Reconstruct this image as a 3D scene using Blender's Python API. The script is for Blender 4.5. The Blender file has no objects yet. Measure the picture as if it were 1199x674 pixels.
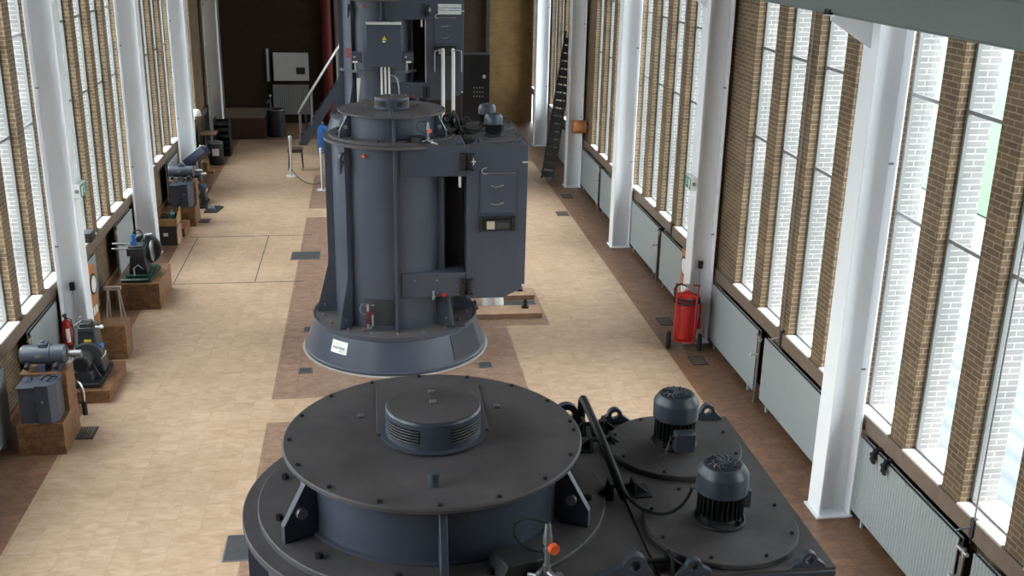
import bpy, math, random
from mathutils import Vector, Matrix
random.seed(7)
S = bpy.context.scene
COL = S.collection
PI = math.pi

# ------------------------------------------------------------------ helpers
class MB:
    """collects shapes, builds ONE mesh object"""
    def __init__(s): s.v = []; s.f = []; s.mi = []
    def add(s, vs, fs, mi=0):
        n = len(s.v); s.v += [tuple(v) for v in vs]
        for f in fs: s.f.append([i + n for i in f]); s.mi.append(mi)
        return s
    def box(s, x0, y0, z0, x1, y1, z1, M=None, mi=0):
        x0, x1 = min(x0, x1), max(x0, x1); y0, y1 = min(y0, y1), max(y0, y1); z0, z1 = min(z0, z1), max(z0, z1)
        vs = [Vector(p) for p in ((x0,y0,z0),(x1,y0,z0),(x1,y1,z0),(x0,y1,z0),(x0,y0,z1),(x1,y0,z1),(x1,y1,z1),(x0,y1,z1))]
        if M: vs = [M @ v for v in vs]
        return s.add(vs, [(3,2,1,0),(4,5,6,7),(0,1,5,4),(1,2,6,5),(2,3,7,6),(3,0,4,7)], mi)
    def cyl(s, p0, p1, r0, r1=None, n=24):
        r1 = r0 if r1 is None else r1
        p0, p1 = Vector(p0), Vector(p1); d = (p1 - p0).normalized()
        u = d.orthogonal().normalized(); w = d.cross(u)
        vs = []
        for p, r in ((p0, r0), (p1, r1)):
            for k in range(n):
                a = 2*PI*k/n; vs.append(p + u*(r*math.cos(a)) + w*(r*math.sin(a)))
        fs = [(k, (k+1) % n, n+(k+1) % n, n+k) for k in range(n)] + [tuple(range(n-1, -1, -1)), tuple(range(n, 2*n))]
        return s.add(vs, fs)
    def tube(s, pts, r, n=8):
        pts = [Vector(p) for p in pts]; u = None; vs = []
        for i, p in enumerate(pts):
            d = (pts[min(i+1, len(pts)-1)] - pts[max(i-1, 0)]).normalized()
            u = d.orthogonal().normalized() if u is None else (u - d*u.dot(d)).normalized()
            w = d.cross(u)
            for k in range(n):
                a = 2*PI*k/n; vs.append(p + (u*math.cos(a) + w*math.sin(a))*r)
        fs = [(i*n+k, i*n+(k+1) % n, (i+1)*n+(k+1) % n, (i+1)*n+k) for i in range(len(pts)-1) for k in range(n)]
        fs += [tuple(range(n-1, -1, -1)), tuple(range((len(pts)-1)*n, len(pts)*n))]
        return s.add(vs, fs)
    def lathe(s, prof, n=96, c=(0, 0), a0=0., a1=2*PI, closed=False):
        full = abs(a1-a0-2*PI) < 1e-6; m = n if full else n+1; q = len(prof)
        vs = [(c[0]+r*math.cos(a0+(a1-a0)*k/n), c[1]+r*math.sin(a0+(a1-a0)*k/n), z) for k in range(m) for r, z in prof]
        fs = []
        for k in range(n):
            k2 = (k+1) % m
            for j in range(q if closed else q-1):
                j2 = (j+1) % q
                fs.append((k*q+j, k2*q+j, k2*q+j2, k*q+j2))
        if full and not closed:
            if prof[0][0] > 1e-6: fs.append(tuple(k*q for k in range(n-1, -1, -1)))
            if prof[-1][0] > 1e-6: fs.append(tuple(k*q+q-1 for k in range(n)))
        if not full and closed:
            fs.append(tuple(range(q-1, -1, -1))); fs.append(tuple(n*q+j for j in range(q)))
        return s.add(vs, fs)
    def prism(s, poly, o, u, v, w):
        """polygon (a,b) laid at o+a*u+b*v, thickened by w"""
        o, u, v, w = Vector(o), Vector(u), Vector(v), Vector(w)
        n = len(poly); vs = [o+u*a+v*b for a, b in poly]; vs += [p+w for p in vs]
        fs = [tuple(range(n-1, -1, -1)), tuple(range(n, 2*n))] + [(k, (k+1) % n, n+(k+1) % n, n+k) for k in range(n)]
        return s.add(vs, fs)
    def plate_hole(s, poly, hc, hr, o, u, v, w, n=40):
        """convex plate with a round hole"""
        o, u, v, w = Vector(o), Vector(u), Vector(v), Vector(w); out = []; inn = []
        for k in range(n):
            a = 2*PI*k/n; dx, dy = math.cos(a), math.sin(a); best = 1e9
            for i in range(len(poly)):
                x1, y1 = poly[i]; x2, y2 = poly[(i+1) % len(poly)]; ex, ey = x2-x1, y2-y1
                den = dx*ey - dy*ex
                if abs(den) < 1e-9: continue
                t = ((x1-hc[0])*ey - (y1-hc[1])*ex)/den; q = ((x1-hc[0])*dy - (y1-hc[1])*dx)/den
                if t > 0 and -1e-6 <= q <= 1+1e-6: best = min(best, t)
            out.append((hc[0]+dx*best, hc[1]+dy*best)); inn.append((hc[0]+dx*hr, hc[1]+dy*hr))
        vs = [o+u*a+v*b for a, b in out+inn]; vs += [p+w for p in vs]; fs = []
        for k in range(n):
            j = (k+1) % n
            fs += [(j, k, n+k, n+j), (2*n+k, 2*n+j, 3*n+j, 3*n+k), (k, j, 2*n+j, 2*n+k), (n+j, n+k, 3*n+k, 3*n+j)]
        return s.add(vs, fs)
    def sph(s, c, r, n=16, sz=1.0):
        m = n//2; vs = []; fs = []
        for i in range(1, m):
            t = PI*i/m
            for k in range(n):
                a = 2*PI*k/n; vs.append((c[0]+r*math.sin(t)*math.cos(a), c[1]+r*math.sin(t)*math.sin(a), c[2]+r*sz*math.cos(t)))
        b = len(vs); vs += [(c[0], c[1], c[2]+r*sz), (c[0], c[1], c[2]-r*sz)]
        for i in range(m-2):
            for k in range(n): fs.append((i*n+k, (i+1)*n+k, (i+1)*n+(k+1) % n, i*n+(k+1) % n))
        for k in range(n):
            fs.append((b, k, (k+1) % n)); fs.append((b+1, (m-2)*n+(k+1) % n, (m-2)*n+k))
        return s.add(vs, fs)
    def torus(s, c, R, r, ax='z', n=28, m=8):
        pts = []
        for k in range(n):
            a = 2*PI*k/n
            for j in range(m):
                b = 2*PI*j/m; x, y, z = (R+r*math.cos(b))*math.cos(a), (R+r*math.cos(b))*math.sin(a), r*math.sin(b)
                p = {'z': (x, y, z), 'y': (x, z, y), 'x': (z, x, y)}[ax]
                pts.append((c[0]+p[0], c[1]+p[1], c[2]+p[2]))
        fs = [(k*m+j, ((k+1) % n)*m+j, ((k+1) % n)*m+(j+1) % m, k*m+(j+1) % m) for k in range(n) for j in range(m)]
        return s.add(pts, fs)
    def build(s, name, mat, parent=None, bevel=0, loc=None, flip=True):
        me = bpy.data.meshes.new(name); me.from_pydata(s.v, [], s.f)
        for m in (mat if isinstance(mat, (list, tuple)) else [mat]): me.materials.append(m)
        for p, i in zip(me.polygons, s.mi): p.material_index = i
        import bmesh
        bm = bmesh.new(); bm.from_mesh(me); bmesh.ops.recalc_face_normals(bm, faces=bm.faces); bm.to_mesh(me); bm.free()
        me.polygons.foreach_set('use_smooth', [True]*len(me.polygons)); me.set_sharp_from_angle(angle=math.radians(32))
        me.update()
        o = bpy.data.objects.new(name, me); COL.objects.link(o)
        if parent: o.parent = parent
        if loc: o.location = loc
        if bevel:
            b = o.modifiers.new('bevel', 'BEVEL'); b.width = bevel; b.segments = 2; b.limit_method = 'ANGLE'; b.angle_limit = math.radians(40)
        return o

def tag(o, label=None, cat=None, group=None, kind=None):
    if label: o['label'] = label
    if cat: o['category'] = cat
    if group: o['group'] = group
    if kind: o['kind'] = kind
    return o
def thing(name, label, cat, loc=(0, 0, 0), rz=0, group=None):
    o = bpy.data.objects.new(name, None); o.empty_display_size = .1; COL.objects.link(o)
    o.location = loc; o.rotation_euler = (0, 0, rz)
    return tag(o, label, cat, group)
def dup(root, loc, label, rz=None):
    r = root.copy(); COL.objects.link(r); r.location = loc; r['label'] = label
    if rz is not None: r.rotation_euler = (0, 0, rz)
    for ch in list(root.children):
        c = ch.copy(); COL.objects.link(c); c.parent = r
        for g in list(ch.children):
            d = g.copy(); COL.objects.link(d); d.parent = c
    return r
def struct(name, o): o['kind'] = 'structure'; return o
def text(name, body, size, mat, parent, M, ext=.0008):
    cu = bpy.data.curves.new(name, 'FONT'); cu.body = body; cu.size = size; cu.extrude = ext; cu.align_x = 'CENTER'; cu.align_y = 'CENTER'
    t = bpy.data.objects.new(name+'_src', cu); COL.objects.link(t)
    dg = bpy.context.evaluated_depsgraph_get(); me = bpy.data.meshes.new_from_object(t.evaluated_get(dg))
    bpy.data.objects.remove(t); me.transform(M); me.materials.clear(); me.materials.append(mat); me.name = name
    o = bpy.data.objects.new(name, me); COL.objects.link(o); o.parent = parent
    return o
def arc(c, r, a0, a1, n, pl='xz', off=0):
    out = []
    for k in range(n+1):
        a = a0+(a1-a0)*k/n; p, q = r*math.cos(a), r*math.sin(a)
        out.append({'xz': (c[0]+p, c[1], c[2]+q), 'yz': (c[0], c[1]+p, c[2]+q), 'xy': (c[0]+p, c[1]+q, c[2])}[pl])
    return out
def bez(p0, p1, p2, p3, n=14):
    P = [Vector(p) for p in (p0, p1, p2, p3)]
    return [P[0]*(1-t)**3+P[1]*3*t*(1-t)**2+P[2]*3*t*t*(1-t)+P[3]*t**3 for t in [k/n for k in range(n+1)]]

# ------------------------------------------------------------------ materials
class NT:
    def __init__(s, name):
        s.m = bpy.data.materials.new(name); s.m.use_nodes = True; s.t = s.m.node_tree; s.b = s.t.nodes['Principled BSDF']
    def n(s, ty, **k):
        o = s.t.nodes.new(ty)
        for a, v in k.items():
            if a.startswith('i_'): o.inputs[a[2:].replace('_', ' ')].default_value = v
            else: setattr(o, a, v)
        return o
    def l(s, a, b): s.t.links.new(a, b)
    def ramp(s, stops):
        r = s.n('ShaderNodeValToRGB'); e = r.color_ramp.elements
        while len(e) < len(stops): e.new(.5)
        for x, (p, c) in zip(e, stops): x.position = p; x.color = (*c, 1)
        return r
def mixrgb(N, fac, a, b, mode='MIX'):
    m = N.n('ShaderNodeMix', data_type='RGBA', blend_type=mode)
    for sock, v in ((m.inputs[0], fac), (m.inputs[6], a), (m.inputs[7], b)):
        if hasattr(v, 'links'): N.l(v, sock)
        else: sock.default_value = v if not isinstance(v, tuple) else (*v, 1)
    return m.outputs[2]
def srgb(r, g, b):
    f = lambda c: (c/255/12.92) if c/255 <= .04045 else ((c/255+.055)/1.055)**2.4
    return (f(r), f(g), f(b))
def plain(name, c, rough=.5, metal=0., var=.12, scale=6., bump=0.):
    N = NT(name); co = N.n('ShaderNodeTexCoord')
    no = N.n('ShaderNodeTexNoise', i_Scale=scale, i_Detail=4., i_Roughness=.6); N.l(co.outputs['Object'], no.inputs['Vector'])
    r = N.ramp([(.25, tuple(x*(1-var) for x in c)), (.75, tuple(min(1, x*(1+var)) for x in c))])
    N.l(no.outputs['Fac'], r.inputs['Fac']); N.l(r.outputs['Color'], N.b.inputs['Base Color'])
    N.b.inputs['Roughness'].default_value = rough; N.b.inputs['Metallic'].default_value = metal
    if bump:
        bp = N.n('ShaderNodeBump', i_Strength=bump, i_Distance=.005); N.l(no.outputs['Fac'], bp.inputs['Height']); N.l(bp.outputs['Normal'], N.b.inputs['Normal'])
    return N.m
def brick_mat(name, c1, c2, mortar, rough=.85, course=.0615, length=.22):
    N = NT(name); co = N.n('ShaderNodeTexCoord'); sx = N.n('ShaderNodeSeparateXYZ'); N.l(co.outputs['Object'], sx.inputs[0])
    ad = N.n('ShaderNodeMath', operation='ADD'); N.l(sx.outputs[0], ad.inputs[0]); N.l(sx.outputs[1], ad.inputs[1])
    cx = N.n('ShaderNodeCombineXYZ'); N.l(ad.outputs[0], cx.inputs[0]); N.l(sx.outputs[2], cx.inputs[1])
    b = N.n('ShaderNodeTexBrick', i_Scale=1., i_Mortar_Size=.006, i_Mortar_Smooth=.2, i_Bias=0., i_Brick_Width=length, i_Row_Height=course)
    b.inputs['Color1'].default_value = (*c1, 1); b.inputs['Color2'].default_value = (*c2, 1); b.inputs['Mortar'].default_value = (*mortar, 1)
    N.l(cx.outputs[0], b.inputs['Vector'])
    no = N.n('ShaderNodeTexNoise', i_Scale=2.5, i_Detail=5.); N.l(co.outputs['Object'], no.inputs['Vector'])
    rr = N.ramp([(.3, (.8, .8, .8)), (.7, (1.15, 1.12, 1.1))]); N.l(no.outputs['Fac'], rr.inputs['Fac'])
    N.l(mixrgb(N, 1., b.outputs['Color'], rr.outputs['Color'], 'MULTIPLY'), N.b.inputs['Base Color'])
    bp = N.n('ShaderNodeBump', i_Strength=.5, i_Distance=.004); N.l(b.outputs['Fac'], bp.inputs['Height']); bp.invert = True
    N.l(bp.outputs['Normal'], N.b.inputs['Normal']); N.b.inputs['Roughness'].default_value = rough
    return N.m
def tile_mat(name, base, light, dark, joint, tile=.285, rough=.45, xyz=False, fine=4.):
    """marbled stone tiles"""
    N = NT(name); co = N.n('ShaderNodeTexCoord'); vec = co.outputs['Object']
    if xyz:
        sx = N.n('ShaderNodeSeparateXYZ'); N.l(vec, sx.inputs[0]); ad = N.n('ShaderNodeMath', operation='ADD'); N.l(sx.outputs[0], ad.inputs[0]); N.l(sx.outputs[1], ad.inputs[1])
        cx = N.n('ShaderNodeCombineXYZ'); N.l(ad.outputs[0], cx.inputs[0]); N.l(sx.outputs[2], cx.inputs[1]); bvec = cx.outputs[0]
    else: bvec = vec
    b = N.n('ShaderNodeTexBrick', i_Scale=1., i_Mortar_Size=.0022, i_Mortar_Smooth=.1, i_Bias=0., i_Brick_Width=tile, i_Row_Height=tile, offset=0.)
    b.inputs['Color1'].default_value = (0, 0, 0, 1); b.inputs['Color2'].default_value = (1, 1, 1, 1); b.inputs['Mortar'].default_value = (.5, .5, .5, 1)
    N.l(bvec, b.inputs['Vector'])
    # each tile shifts the marbling so that veins break at the joints
    sc = N.n('ShaderNodeVectorMath', operation='SCALE'); sc.inputs['Scale'].default_value = 9.; N.l(b.outputs['Color'], sc.inputs[0])
    av = N.n('ShaderNodeVectorMath', operation='ADD'); N.l(vec, av.inputs[0]); N.l(sc.outputs[0], av.inputs[1])
    mp = N.n('ShaderNodeMapping'); mp.inputs['Scale'].default_value = (1, 2.1, 1.5); N.l(av.outputs[0], mp.inputs['Vector'])
    n1 = N.n('ShaderNodeTexNoise', i_Scale=fine, i_Detail=7., i_Roughness=.62, i_Distortion=1.1); N.l(mp.outputs[0], n1.inputs['Vector'])
    r1 = N.ramp([(.3, dark), (.5, base), (.68, light)]); N.l(n1.outputs['Fac'], r1.inputs['Fac'])
    r2 = N.ramp([(0, (.955, .95, .95)), (1, (1.03, 1.03, 1.03))]); N.l(b.outputs['Color'], r2.inputs['Fac'])
    c = mixrgb(N, 1., r1.outputs['Color'], r2.outputs['Color'], 'MULTIPLY')
    n3 = N.n('ShaderNodeTexNoise', i_Scale=.6, i_Detail=3.); N.l(vec, n3.inputs['Vector']); r3 = N.ramp([(.35, (.93, .92, .9)), (.65, (1.04, 1.04, 1.04))]); N.l(n3.outputs['Fac'], r3.inputs['Fac'])
    c = mixrgb(N, 1., c, r3.outputs['Color'], 'MULTIPLY')
    N.l(mixrgb(N, b.outputs['Fac'], c, joint), N.b.inputs['Base Color']); N.b.inputs['Roughness'].default_value = rough
    return N.m
def stripe_mat(name, c1, c2, freq, axis=1, rough=.5, metal=0., lo=0., hi=.55):
    N = NT(name); co = N.n('ShaderNodeTexCoord'); sx = N.n('ShaderNodeSeparateXYZ'); N.l(co.outputs['Object'], sx.inputs[0])
    m = N.n('ShaderNodeMath', operation='MULTIPLY'); N.l(sx.outputs[axis], m.inputs[0]); m.inputs[1].default_value = 2*PI*freq
    s = N.n('ShaderNodeMath', operation='SINE'); N.l(m.outputs[0], s.inputs[0])
    r = N.ramp([(lo, c1), (hi, c2)]); a = N.n('ShaderNodeMath', operation='MULTIPLY_ADD'); a.inputs[1].default_value = .5; a.inputs[2].default_value = .5
    N.l(s.outputs[0], a.inputs[0]); N.l(a.outputs[0], r.inputs['Fac']); N.l(r.outputs['Color'], N.b.inputs['Base Color'])
    bp = N.n('ShaderNodeBump', i_Strength=.6, i_Distance=.01); N.l(a.outputs[0], bp.inputs['Height']); N.l(bp.outputs['Normal'], N.b.inputs['Normal'])
    N.b.inputs['Roughness'].default_value = rough; N.b.inputs['Metallic'].default_value = metal
    return N.m
def perf_mat(name, c, hole, pitch):
    """perforated sheet: dark round holes in staggered rows (u = angle arc, v = height)"""
    N = NT(name); co = N.n('ShaderNodeTexCoord'); sx = N.n('ShaderNodeSeparateXYZ'); N.l(co.outputs['Object'], sx.inputs[0])
    at = N.n('ShaderNodeMath', operation='ARCTAN2'); N.l(sx.outputs[1], at.inputs[0]); N.l(sx.outputs[0], at.inputs[1])
    cx = N.n('ShaderNodeCombineXYZ'); N.l(at.outputs[0], cx.inputs[0]); N.l(sx.outputs[2], cx.inputs[1])
    mp = N.n('ShaderNodeMapping'); mp.inputs['Rotation'].default_value = (0, 0, PI/4); mp.inputs['Scale'].default_value = (1/pitch, 1/pitch, 1); N.l(cx.outputs[0], mp.inputs['Vector'])
    v = N.n('ShaderNodeTexVoronoi', i_Scale=1., i_Randomness=0.); N.l(mp.outputs[0], v.inputs['Vector'])
    r = N.ramp([(.40, hole), (.45, c)]); N.l(v.outputs['Distance'], r.inputs['Fac']); N.l(r.outputs['Color'], N.b.inputs['Base Color'])
    N.b.inputs['Roughness'].default_value = .6
    return N.m
def glass_mat():
    N = NT('window_glass'); t = N.n('ShaderNodeBsdfTransparent'); t.inputs[0].default_value = (.93, .96, .95, 1)
    g = N.n('ShaderNodeBsdfGlossy'); g.inputs['Roughness'].default_value = .02
    lw = N.n('ShaderNodeLayerWeight', i_Blend=.5); pw = N.n('ShaderNodeMath', operation='POWER'); N.l(lw.outputs['Facing'], pw.inputs[0]); pw.inputs[1].default_value = 5.; fr = N.n('ShaderNodeMath', operation='MULTIPLY_ADD'); N.l(pw.outputs[0], fr.inputs[0]); fr.inputs[1].default_value = .45; fr.inputs[2].default_value = .02; mx = N.n('ShaderNodeMixShader'); N.l(fr.outputs[0], mx.inputs[0]); N.l(t.outputs[0], mx.inputs[1]); N.l(g.outputs[0], mx.inputs[2])
    N.l(mx.outputs[0], N.t.nodes['Material Output'].inputs['Surface']); return N.m

PAINT = plain('blue_grey_machine_paint', (.054, .062, .088), .36, var=.10, scale=2.5)
DUSTY = plain('dusty_grey_machine_top', (.072, .063, .067), .6, var=.28, scale=4.)
FANPNT = plain('fan_cowl_paint', (0.047, 0.054, 0.075), .38, var=.08)
BLACK = plain('black_metal', (.011, .011, .013), .58)
BLACKR = plain('black_rubber', (.012, .012, .013), .9)
CHROME = plain('bright_steel', (.55, .55, .56), .28, 1., var=.05)
STEEL = plain('dull_steel', (.30, .30, .31), .45, .8)
WHITE = plain('white_column_paint', (.86, .88, .92), .38, var=.03, scale=1.5)
RADP = plain('radiator_enamel', (0.303, 0.332, 0.336), .45, var=.03)
RADRIB = stripe_mat('ribbed_radiator_enamel', (0.246, 0.275, 0.283), (0.328, 0.357, 0.361), 18, 1, .45)
SILL = plain('pale_sill_stone', (0.595, 0.527, 0.493), .5, var=.06)
LEDGE = plain('brown_ledge_stone', (0.170, 0.123, 0.093), .6, var=.18, scale=9.)
FRAME = plain('grey_window_frame', (0.187, 0.187, 0.187), .5, var=.05)
BEAMP = plain('grey_green_beam_paint', (0.145, 0.166, 0.157), .5, var=.05, scale=1.)
PLASTER = plain('grey_plaster', (0.168, 0.158, 0.147), .8, var=.08, scale=1.2)
CEILP = plain('grey_ceiling_paint', (0.176, 0.168, 0.160), .9, var=.03, scale=.5)
BRICK = brick_mat('tan_brick', (0.172, 0.112, 0.062), (0.124, 0.078, 0.043), (0.288, 0.232, 0.168))
OBRICK = brick_mat('overlit_outer_brick', (.20, .195, .195), (.245, .235, .23), (.42, .41, .40))  # same brick as the inner leaf, overexposed daylight put into its colour
LITBRICK = brick_mat('back_brick_lit', (.23, .14, .054), (.19, .115, .043), (.18, .11, .05))  # golden part of the back wall, window light put into the colour
SHADEBRICK = brick_mat('back_brick_shaded', (0.044, 0.024, 0.013), (0.036, 0.019, 0.010), (0.040, 0.024, 0.014))  # rest of the back wall, shade of the far end put into the colour
BEIGE = tile_mat('beige_marbled_tile', (.428, .289, .196), (.478, .342, .246), (.345, .222, .140), (.305, .21, .14), fine=3.4)
BROWN = tile_mat('brown_marbled_tile', (0.194, 0.099, 0.058), (0.266, 0.144, 0.091), (0.129, 0.064, 0.038), (0.091, 0.052, 0.034))
PATCH = tile_mat('pinkish_brown_tile', (0.245, 0.148, 0.104), (0.324, 0.205, 0.151), (0.173, 0.097, 0.066), (0.144, 0.090, 0.065))
PLINTH = tile_mat('brown_plinth_tile', (0.180, 0.088, 0.041), (0.270, 0.140, 0.072), (0.090, 0.041, 0.018), (0.081, 0.045, 0.027), tile=.32, xyz=True, fine=6.)
OLDTIM = plain('grey_timber', (.36, .30, .25), .7, var=.15)
TIMBER = plain('brown_timber', (.33, .20, .13), .6, var=.25, scale=8.)
RED = plain('red_enamel', (.40, .014, .012), .34, var=.06)
REDDARK = plain('dull_red_paint', (.13, .007, .007), .5)
ORANGE = plain('orange_plastic', (.80, .11, .03), .4)
ORWOOD = plain('orange_brown_wood', (.40, .15, .045), .5, var=.2, scale=5.)
WHITEP = plain('white_enamel', (.80, .80, .80), .45, var=.03)
WHITED = plain('off_white_plastic', (0.561, 0.561, 0.561), .55, var=.04)
BLUE = plain('blue_paint', (.02, .12, .38), .4)
NAVY = plain('navy_panel', (.012, .018, .05), .4)
TEAL = plain('teal_plastic', (.02, .20, .24), .3)
GREEN = plain('sign_green', (.01, .24, .15), .4)
DKGREEN = plain('dark_green_paint', (.01, .045, .032), .4)
YELLOW = plain('warning_yellow', (.75, .62, .04), .4)
CARD = plain('brown_cardboard', (.32, .18, .075), .8, var=.15)
CONC = plain('pale_concrete', (.30, .28, .26), .8)
PUMPG = plain('dark_grey_pump_paint', (.040, .042, .047), .45)
DPLATE = plain('dark_floor_plate', (.040, .038, .041), .7, var=.25, scale=14.)
GRATE = stripe_mat('floor_grating_bars', (.008, .008, .008), (.13, .11, .095), 28, 0, .6)
LOUV = stripe_mat('louver_slats', (.002, .002, .003), (.022, .024, .032), 60, 2, .5, 0., .6, 1.)
PERF = perf_mat('perforated_sheet', (.055, .060, .080), (.006, .006, .008), .030)
CAVITY = plain('mouth_shade_black', (.006, .006, .007), .9)  # shade of the open mouth, put into a black colour
BEIGEPL = plain('beige_label', (.45, .40, .31), .5)
LAWN = plain('lawn_grass', (.020, .044, .018), .9, var=.3, scale=.8)
PAVE = stripe_mat('pale_paving', (.052, .060, .074), (.075, .082, .093), 2., 0, .9)
LEAF = plain('tree_leaves', (.10, .22, .06), .9, var=.4, scale=3.)
BARK = plain('tree_bark', (.12, .09, .07), .9)
GLASS = glass_mat()
INK = plain('dark_ink', (.02, .02, .025), .6)
INKB = plain('blue_ink', (.02, .05, .25), .6)

# ------------------------------------------------------------------ the setting
XL, XR = -4.80, 5.58           # inner brick faces
YB, YF = 37.0, -3.0            # far wall, wall behind the camera
ZC = 9.6
# floor: beige field with brown tiled bands and machine surrounds
bands = [(-9, -4.03, -9, 99), (4.73, 9, -9, 99), (-1.48, 2.26, 3.4, 13.55), (-1.48, 2.26, 14.31, 24.42), (-1.48, 2.26, 25.24, 28.85),
         (2.26, 3.02, 6.0, 7.98), (2.26, 3.02, 16.98, 18.95), (-9, 9, 34.0, 99), (2.26, 9, 30.4, 99)]
xs = sorted({XL-.16, XR+.16, *[b for q in bands for b in q[:2] if XL < b < XR]})
ys = sorted({YF, YB+.02, *[b for q in bands for b in q[2:] if YF < b < YB]})
m = MB()
for i in range(len(xs)-1):
    for j in range(len(ys)-1):
        cx, cy = (xs[i]+xs[i+1])/2, (ys[j]+ys[j+1])/2
        mi = max([0]+[1 if (a < -8 or b > 8) else 2 for a, b, c, d in bands if a < cx < b and c < cy < d])
        m.add([(xs[i], ys[j], 0), (xs[i+1], ys[j], 0), (xs[i+1], ys[j+1], 0), (xs[i], ys[j+1], 0)], [(0, 1, 2, 3)], mi)
struct('floor', m.build('floor', [BEIGE, BROWN, PATCH]))
struct('ceiling', MB().box(XL-.4, YF-.2, ZC, XR+.4, YB+.2, ZC+.2).build('ceiling', CEILP))
struct('wall_back', MB().box(XL-.4, YB, 0, 4.12, YB+.25, ZC).box(4.12, YB, 0, XR+.1, YB+.25, ZC, mi=1).build('wall_back', [SHADEBRICK, LITBRICK]))
struct('wall_front', MB().box(XL-.4, YF-.2, 0, XR+.4, YF, ZC).build('wall_front', PLASTER))

ZS, ZT = 1.30, 8.4             # window sill and head
TH = .38                       # wall thickness
def group_right(far_end, n):   # windows counted from the far end
    return [(far_end-1.112*j-.77, far_end-1.112*j) for j in range(n)]
rightwin = group_right(4.05, 2)+group_right(15.12, 8)+group_right(26.22, 8)+group_right(32.6, 3)+group_right(36.4, 2)
leftwin = []
for k in range(-3, 4):
    for j in range(4):
        s = 12.36+5.53*k+1.1*j
        if 1.0 < s < 30.6: leftwin.append((s, s+.82))
rightwin.sort(); leftwin.sort()

def side_wall(name, xin, sg, wins, y1):
    """brick wall of piers; sg=+1 right, -1 left.  inner leaf tan, outer leaf the same brick, paled by painted-in daylight"""
    m = MB(); xm = xin+sg*.13; xo = xin+sg*TH
    edges = [YF]+[v for w in wins for v in w]+[y1]
    m.box(xin+sg*.14, YF, 0, xo, y1, ZS-.22); m.box(xin, YF, ZT, xo, y1, ZC)
    for a, b in zip(edges[0::2], edges[1::2]):
        m.box(xin, a, ZS-.22, xm, b, ZT, mi=0); m.box(xm, a, ZS-.22, xo, b, ZT, mi=1)
    for a, b in wins: m.box(xin+sg*.1, a, ZS-.22, xo, b, ZS-.03, mi=1)
    return struct(name, m.build(name, [BRICK, OBRICK]))
side_wall('wall_right', XR, 1, rightwin, YB)
side_wall('wall_left', XL, -1, leftwin, 33.2)
struct('w', MB().box(XL-.3, 33.2, 0, XL+.02, YB, ZC).build('trim_1', PLASTER))
# stone ledges under the windows
struct('w', MB().box(XR-.03, YF, 1.09, XR+.099, YB, ZS-.01).build('trim_2', LEDGE, bevel=.006))
struct('w', MB().box(XL-.099, YF, 1.09, XL+.05, 33.2, ZS-.01).build('trim_3', LEDGE, bevel=.006))
struct('w', MB().box(XR+.11, YF, 0.001, XR+.139, 33.2, .09).build('baseboard_right', BROWN))
struct('w', MB().box(XL-.139, YF, 0.001, XL-.11, 33.2, .09).build('baseboard_left', BROWN))

def window(n, xin, sg, y0, y1):
    root = bpy.data.objects.new('window_%d' % n, None); COL.objects.link(root); root.location = (xin, (y0+y1)/2, ZS); root['kind'] = 'structure'
    h = (y1-y0)/2; x0, x1 = sg*.105, sg*.145; H = ZT-ZS
    f = MB()
    for a, b in ((-h, -h+.035), (h-.035, h)): f.box(x0, a, .0, x1, b, H)
    f.box(x0, -h, 0, x1, h, .035); f.box(x0, -h, H-.03, x1, h, H)
    for z in (2.32, 3.60, 4.88, 6.1): f.box(x0+sg*.005, -h, z-.02, x1-sg*.005, h, z+.02)
    f.build('window_frame', FRAME, root)
    MB().box(x0+sg*.015, -h+.03, .03, x0+sg*.021, h-.03, H-.03).build('pane', GLASS, root)
    MB().box(-sg*(.035 if sg > 0 else .055), -h, -.015, sg*.11, h, .012).build('sill', SILL, root, bevel=.004)
    MB().box(sg*.15, -h, -.03, sg*(TH+.06), h, .0).build('outer_sill', SILL, root)
    return root
k = 1
for a, b in rightwin: window(k, XR, 1, a, b); k += 1
for a, b in leftwin: window(k, XL, -1, a, b); k += 1

m = MB()
for x in (-3.72, -2.22): m.box(x-.008, 19.7, 0, x+.008, 22.92, .002)
for y in (19.7, 22.92): m.box(-3.9, y-.012, 0, -1.3, y+.012, .002)
struct('t', m.build('trim_4', DPLATE))

# outside ground
struct('g', MB().box(XR+.5, -20, -1.4, 17.5, 90, -1.2).box(XL-.5, -20, -1.4, -60, 90, -1.2).build('ground', PAVE))
struct('g', MB().box(17.5, -20, -1.4, 90, 120, -1.15).build('lawn', LAWN))

# steel columns
def column(label, x, y, sg, z1=9.5):
    t = thing('steel_column', label, 'column', (x, y, 0), 0)
    m = MB(); d = .39*sg; w = .165
    m.box(0, -w, .02, sg*.022, w, z1); m.box(d-sg*.022, -w, .02, d, w, z1); m.box(sg*.022, -.008, .02, d-sg*.022, .008, z1)
    m.build('shaft', WHITE, t, bevel=.003)
    p = MB().box(-sg*.035, -w-.03, .0, d+sg*.02, w+.03, .024); p.build('base_plate', WHITE, t, bevel=.003)
    b = MB()
    b.prism([(0, 5.70), (-.46, 5.70), (-.46, 5.66), (0, 5.38)], (0, -.008, 0), (sg, 0, 0), (0, 0, 1), (0, .016, 0))
    b.box(-sg*.47, -.1, 5.70, sg*0, .1, 5.72); b.build('crane_bracket', WHITE, t)
    q = MB()
    for z in (1.85, 4.2): q.cyl((d-sg*.02, -.1, z), (d-sg*.07, -.1, z), .012, n=8)
    q.build('stub_bolt', STEEL, t)
    return t
names = ['nearest', 'second', 'third', 'fourth', 'fifth']
Lr = ['white steel column nearest the camera on the right, beside the ribbed radiator',
      'white steel column on the right behind the red wheeled extinguisher',
      'white steel column on the right, third from the camera, standing alone before windows',
      'dim white steel column on the right with the orange round box beside it',
      'farthest grey-lit steel column on the right, beyond the leaning black cable ladder']
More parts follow.
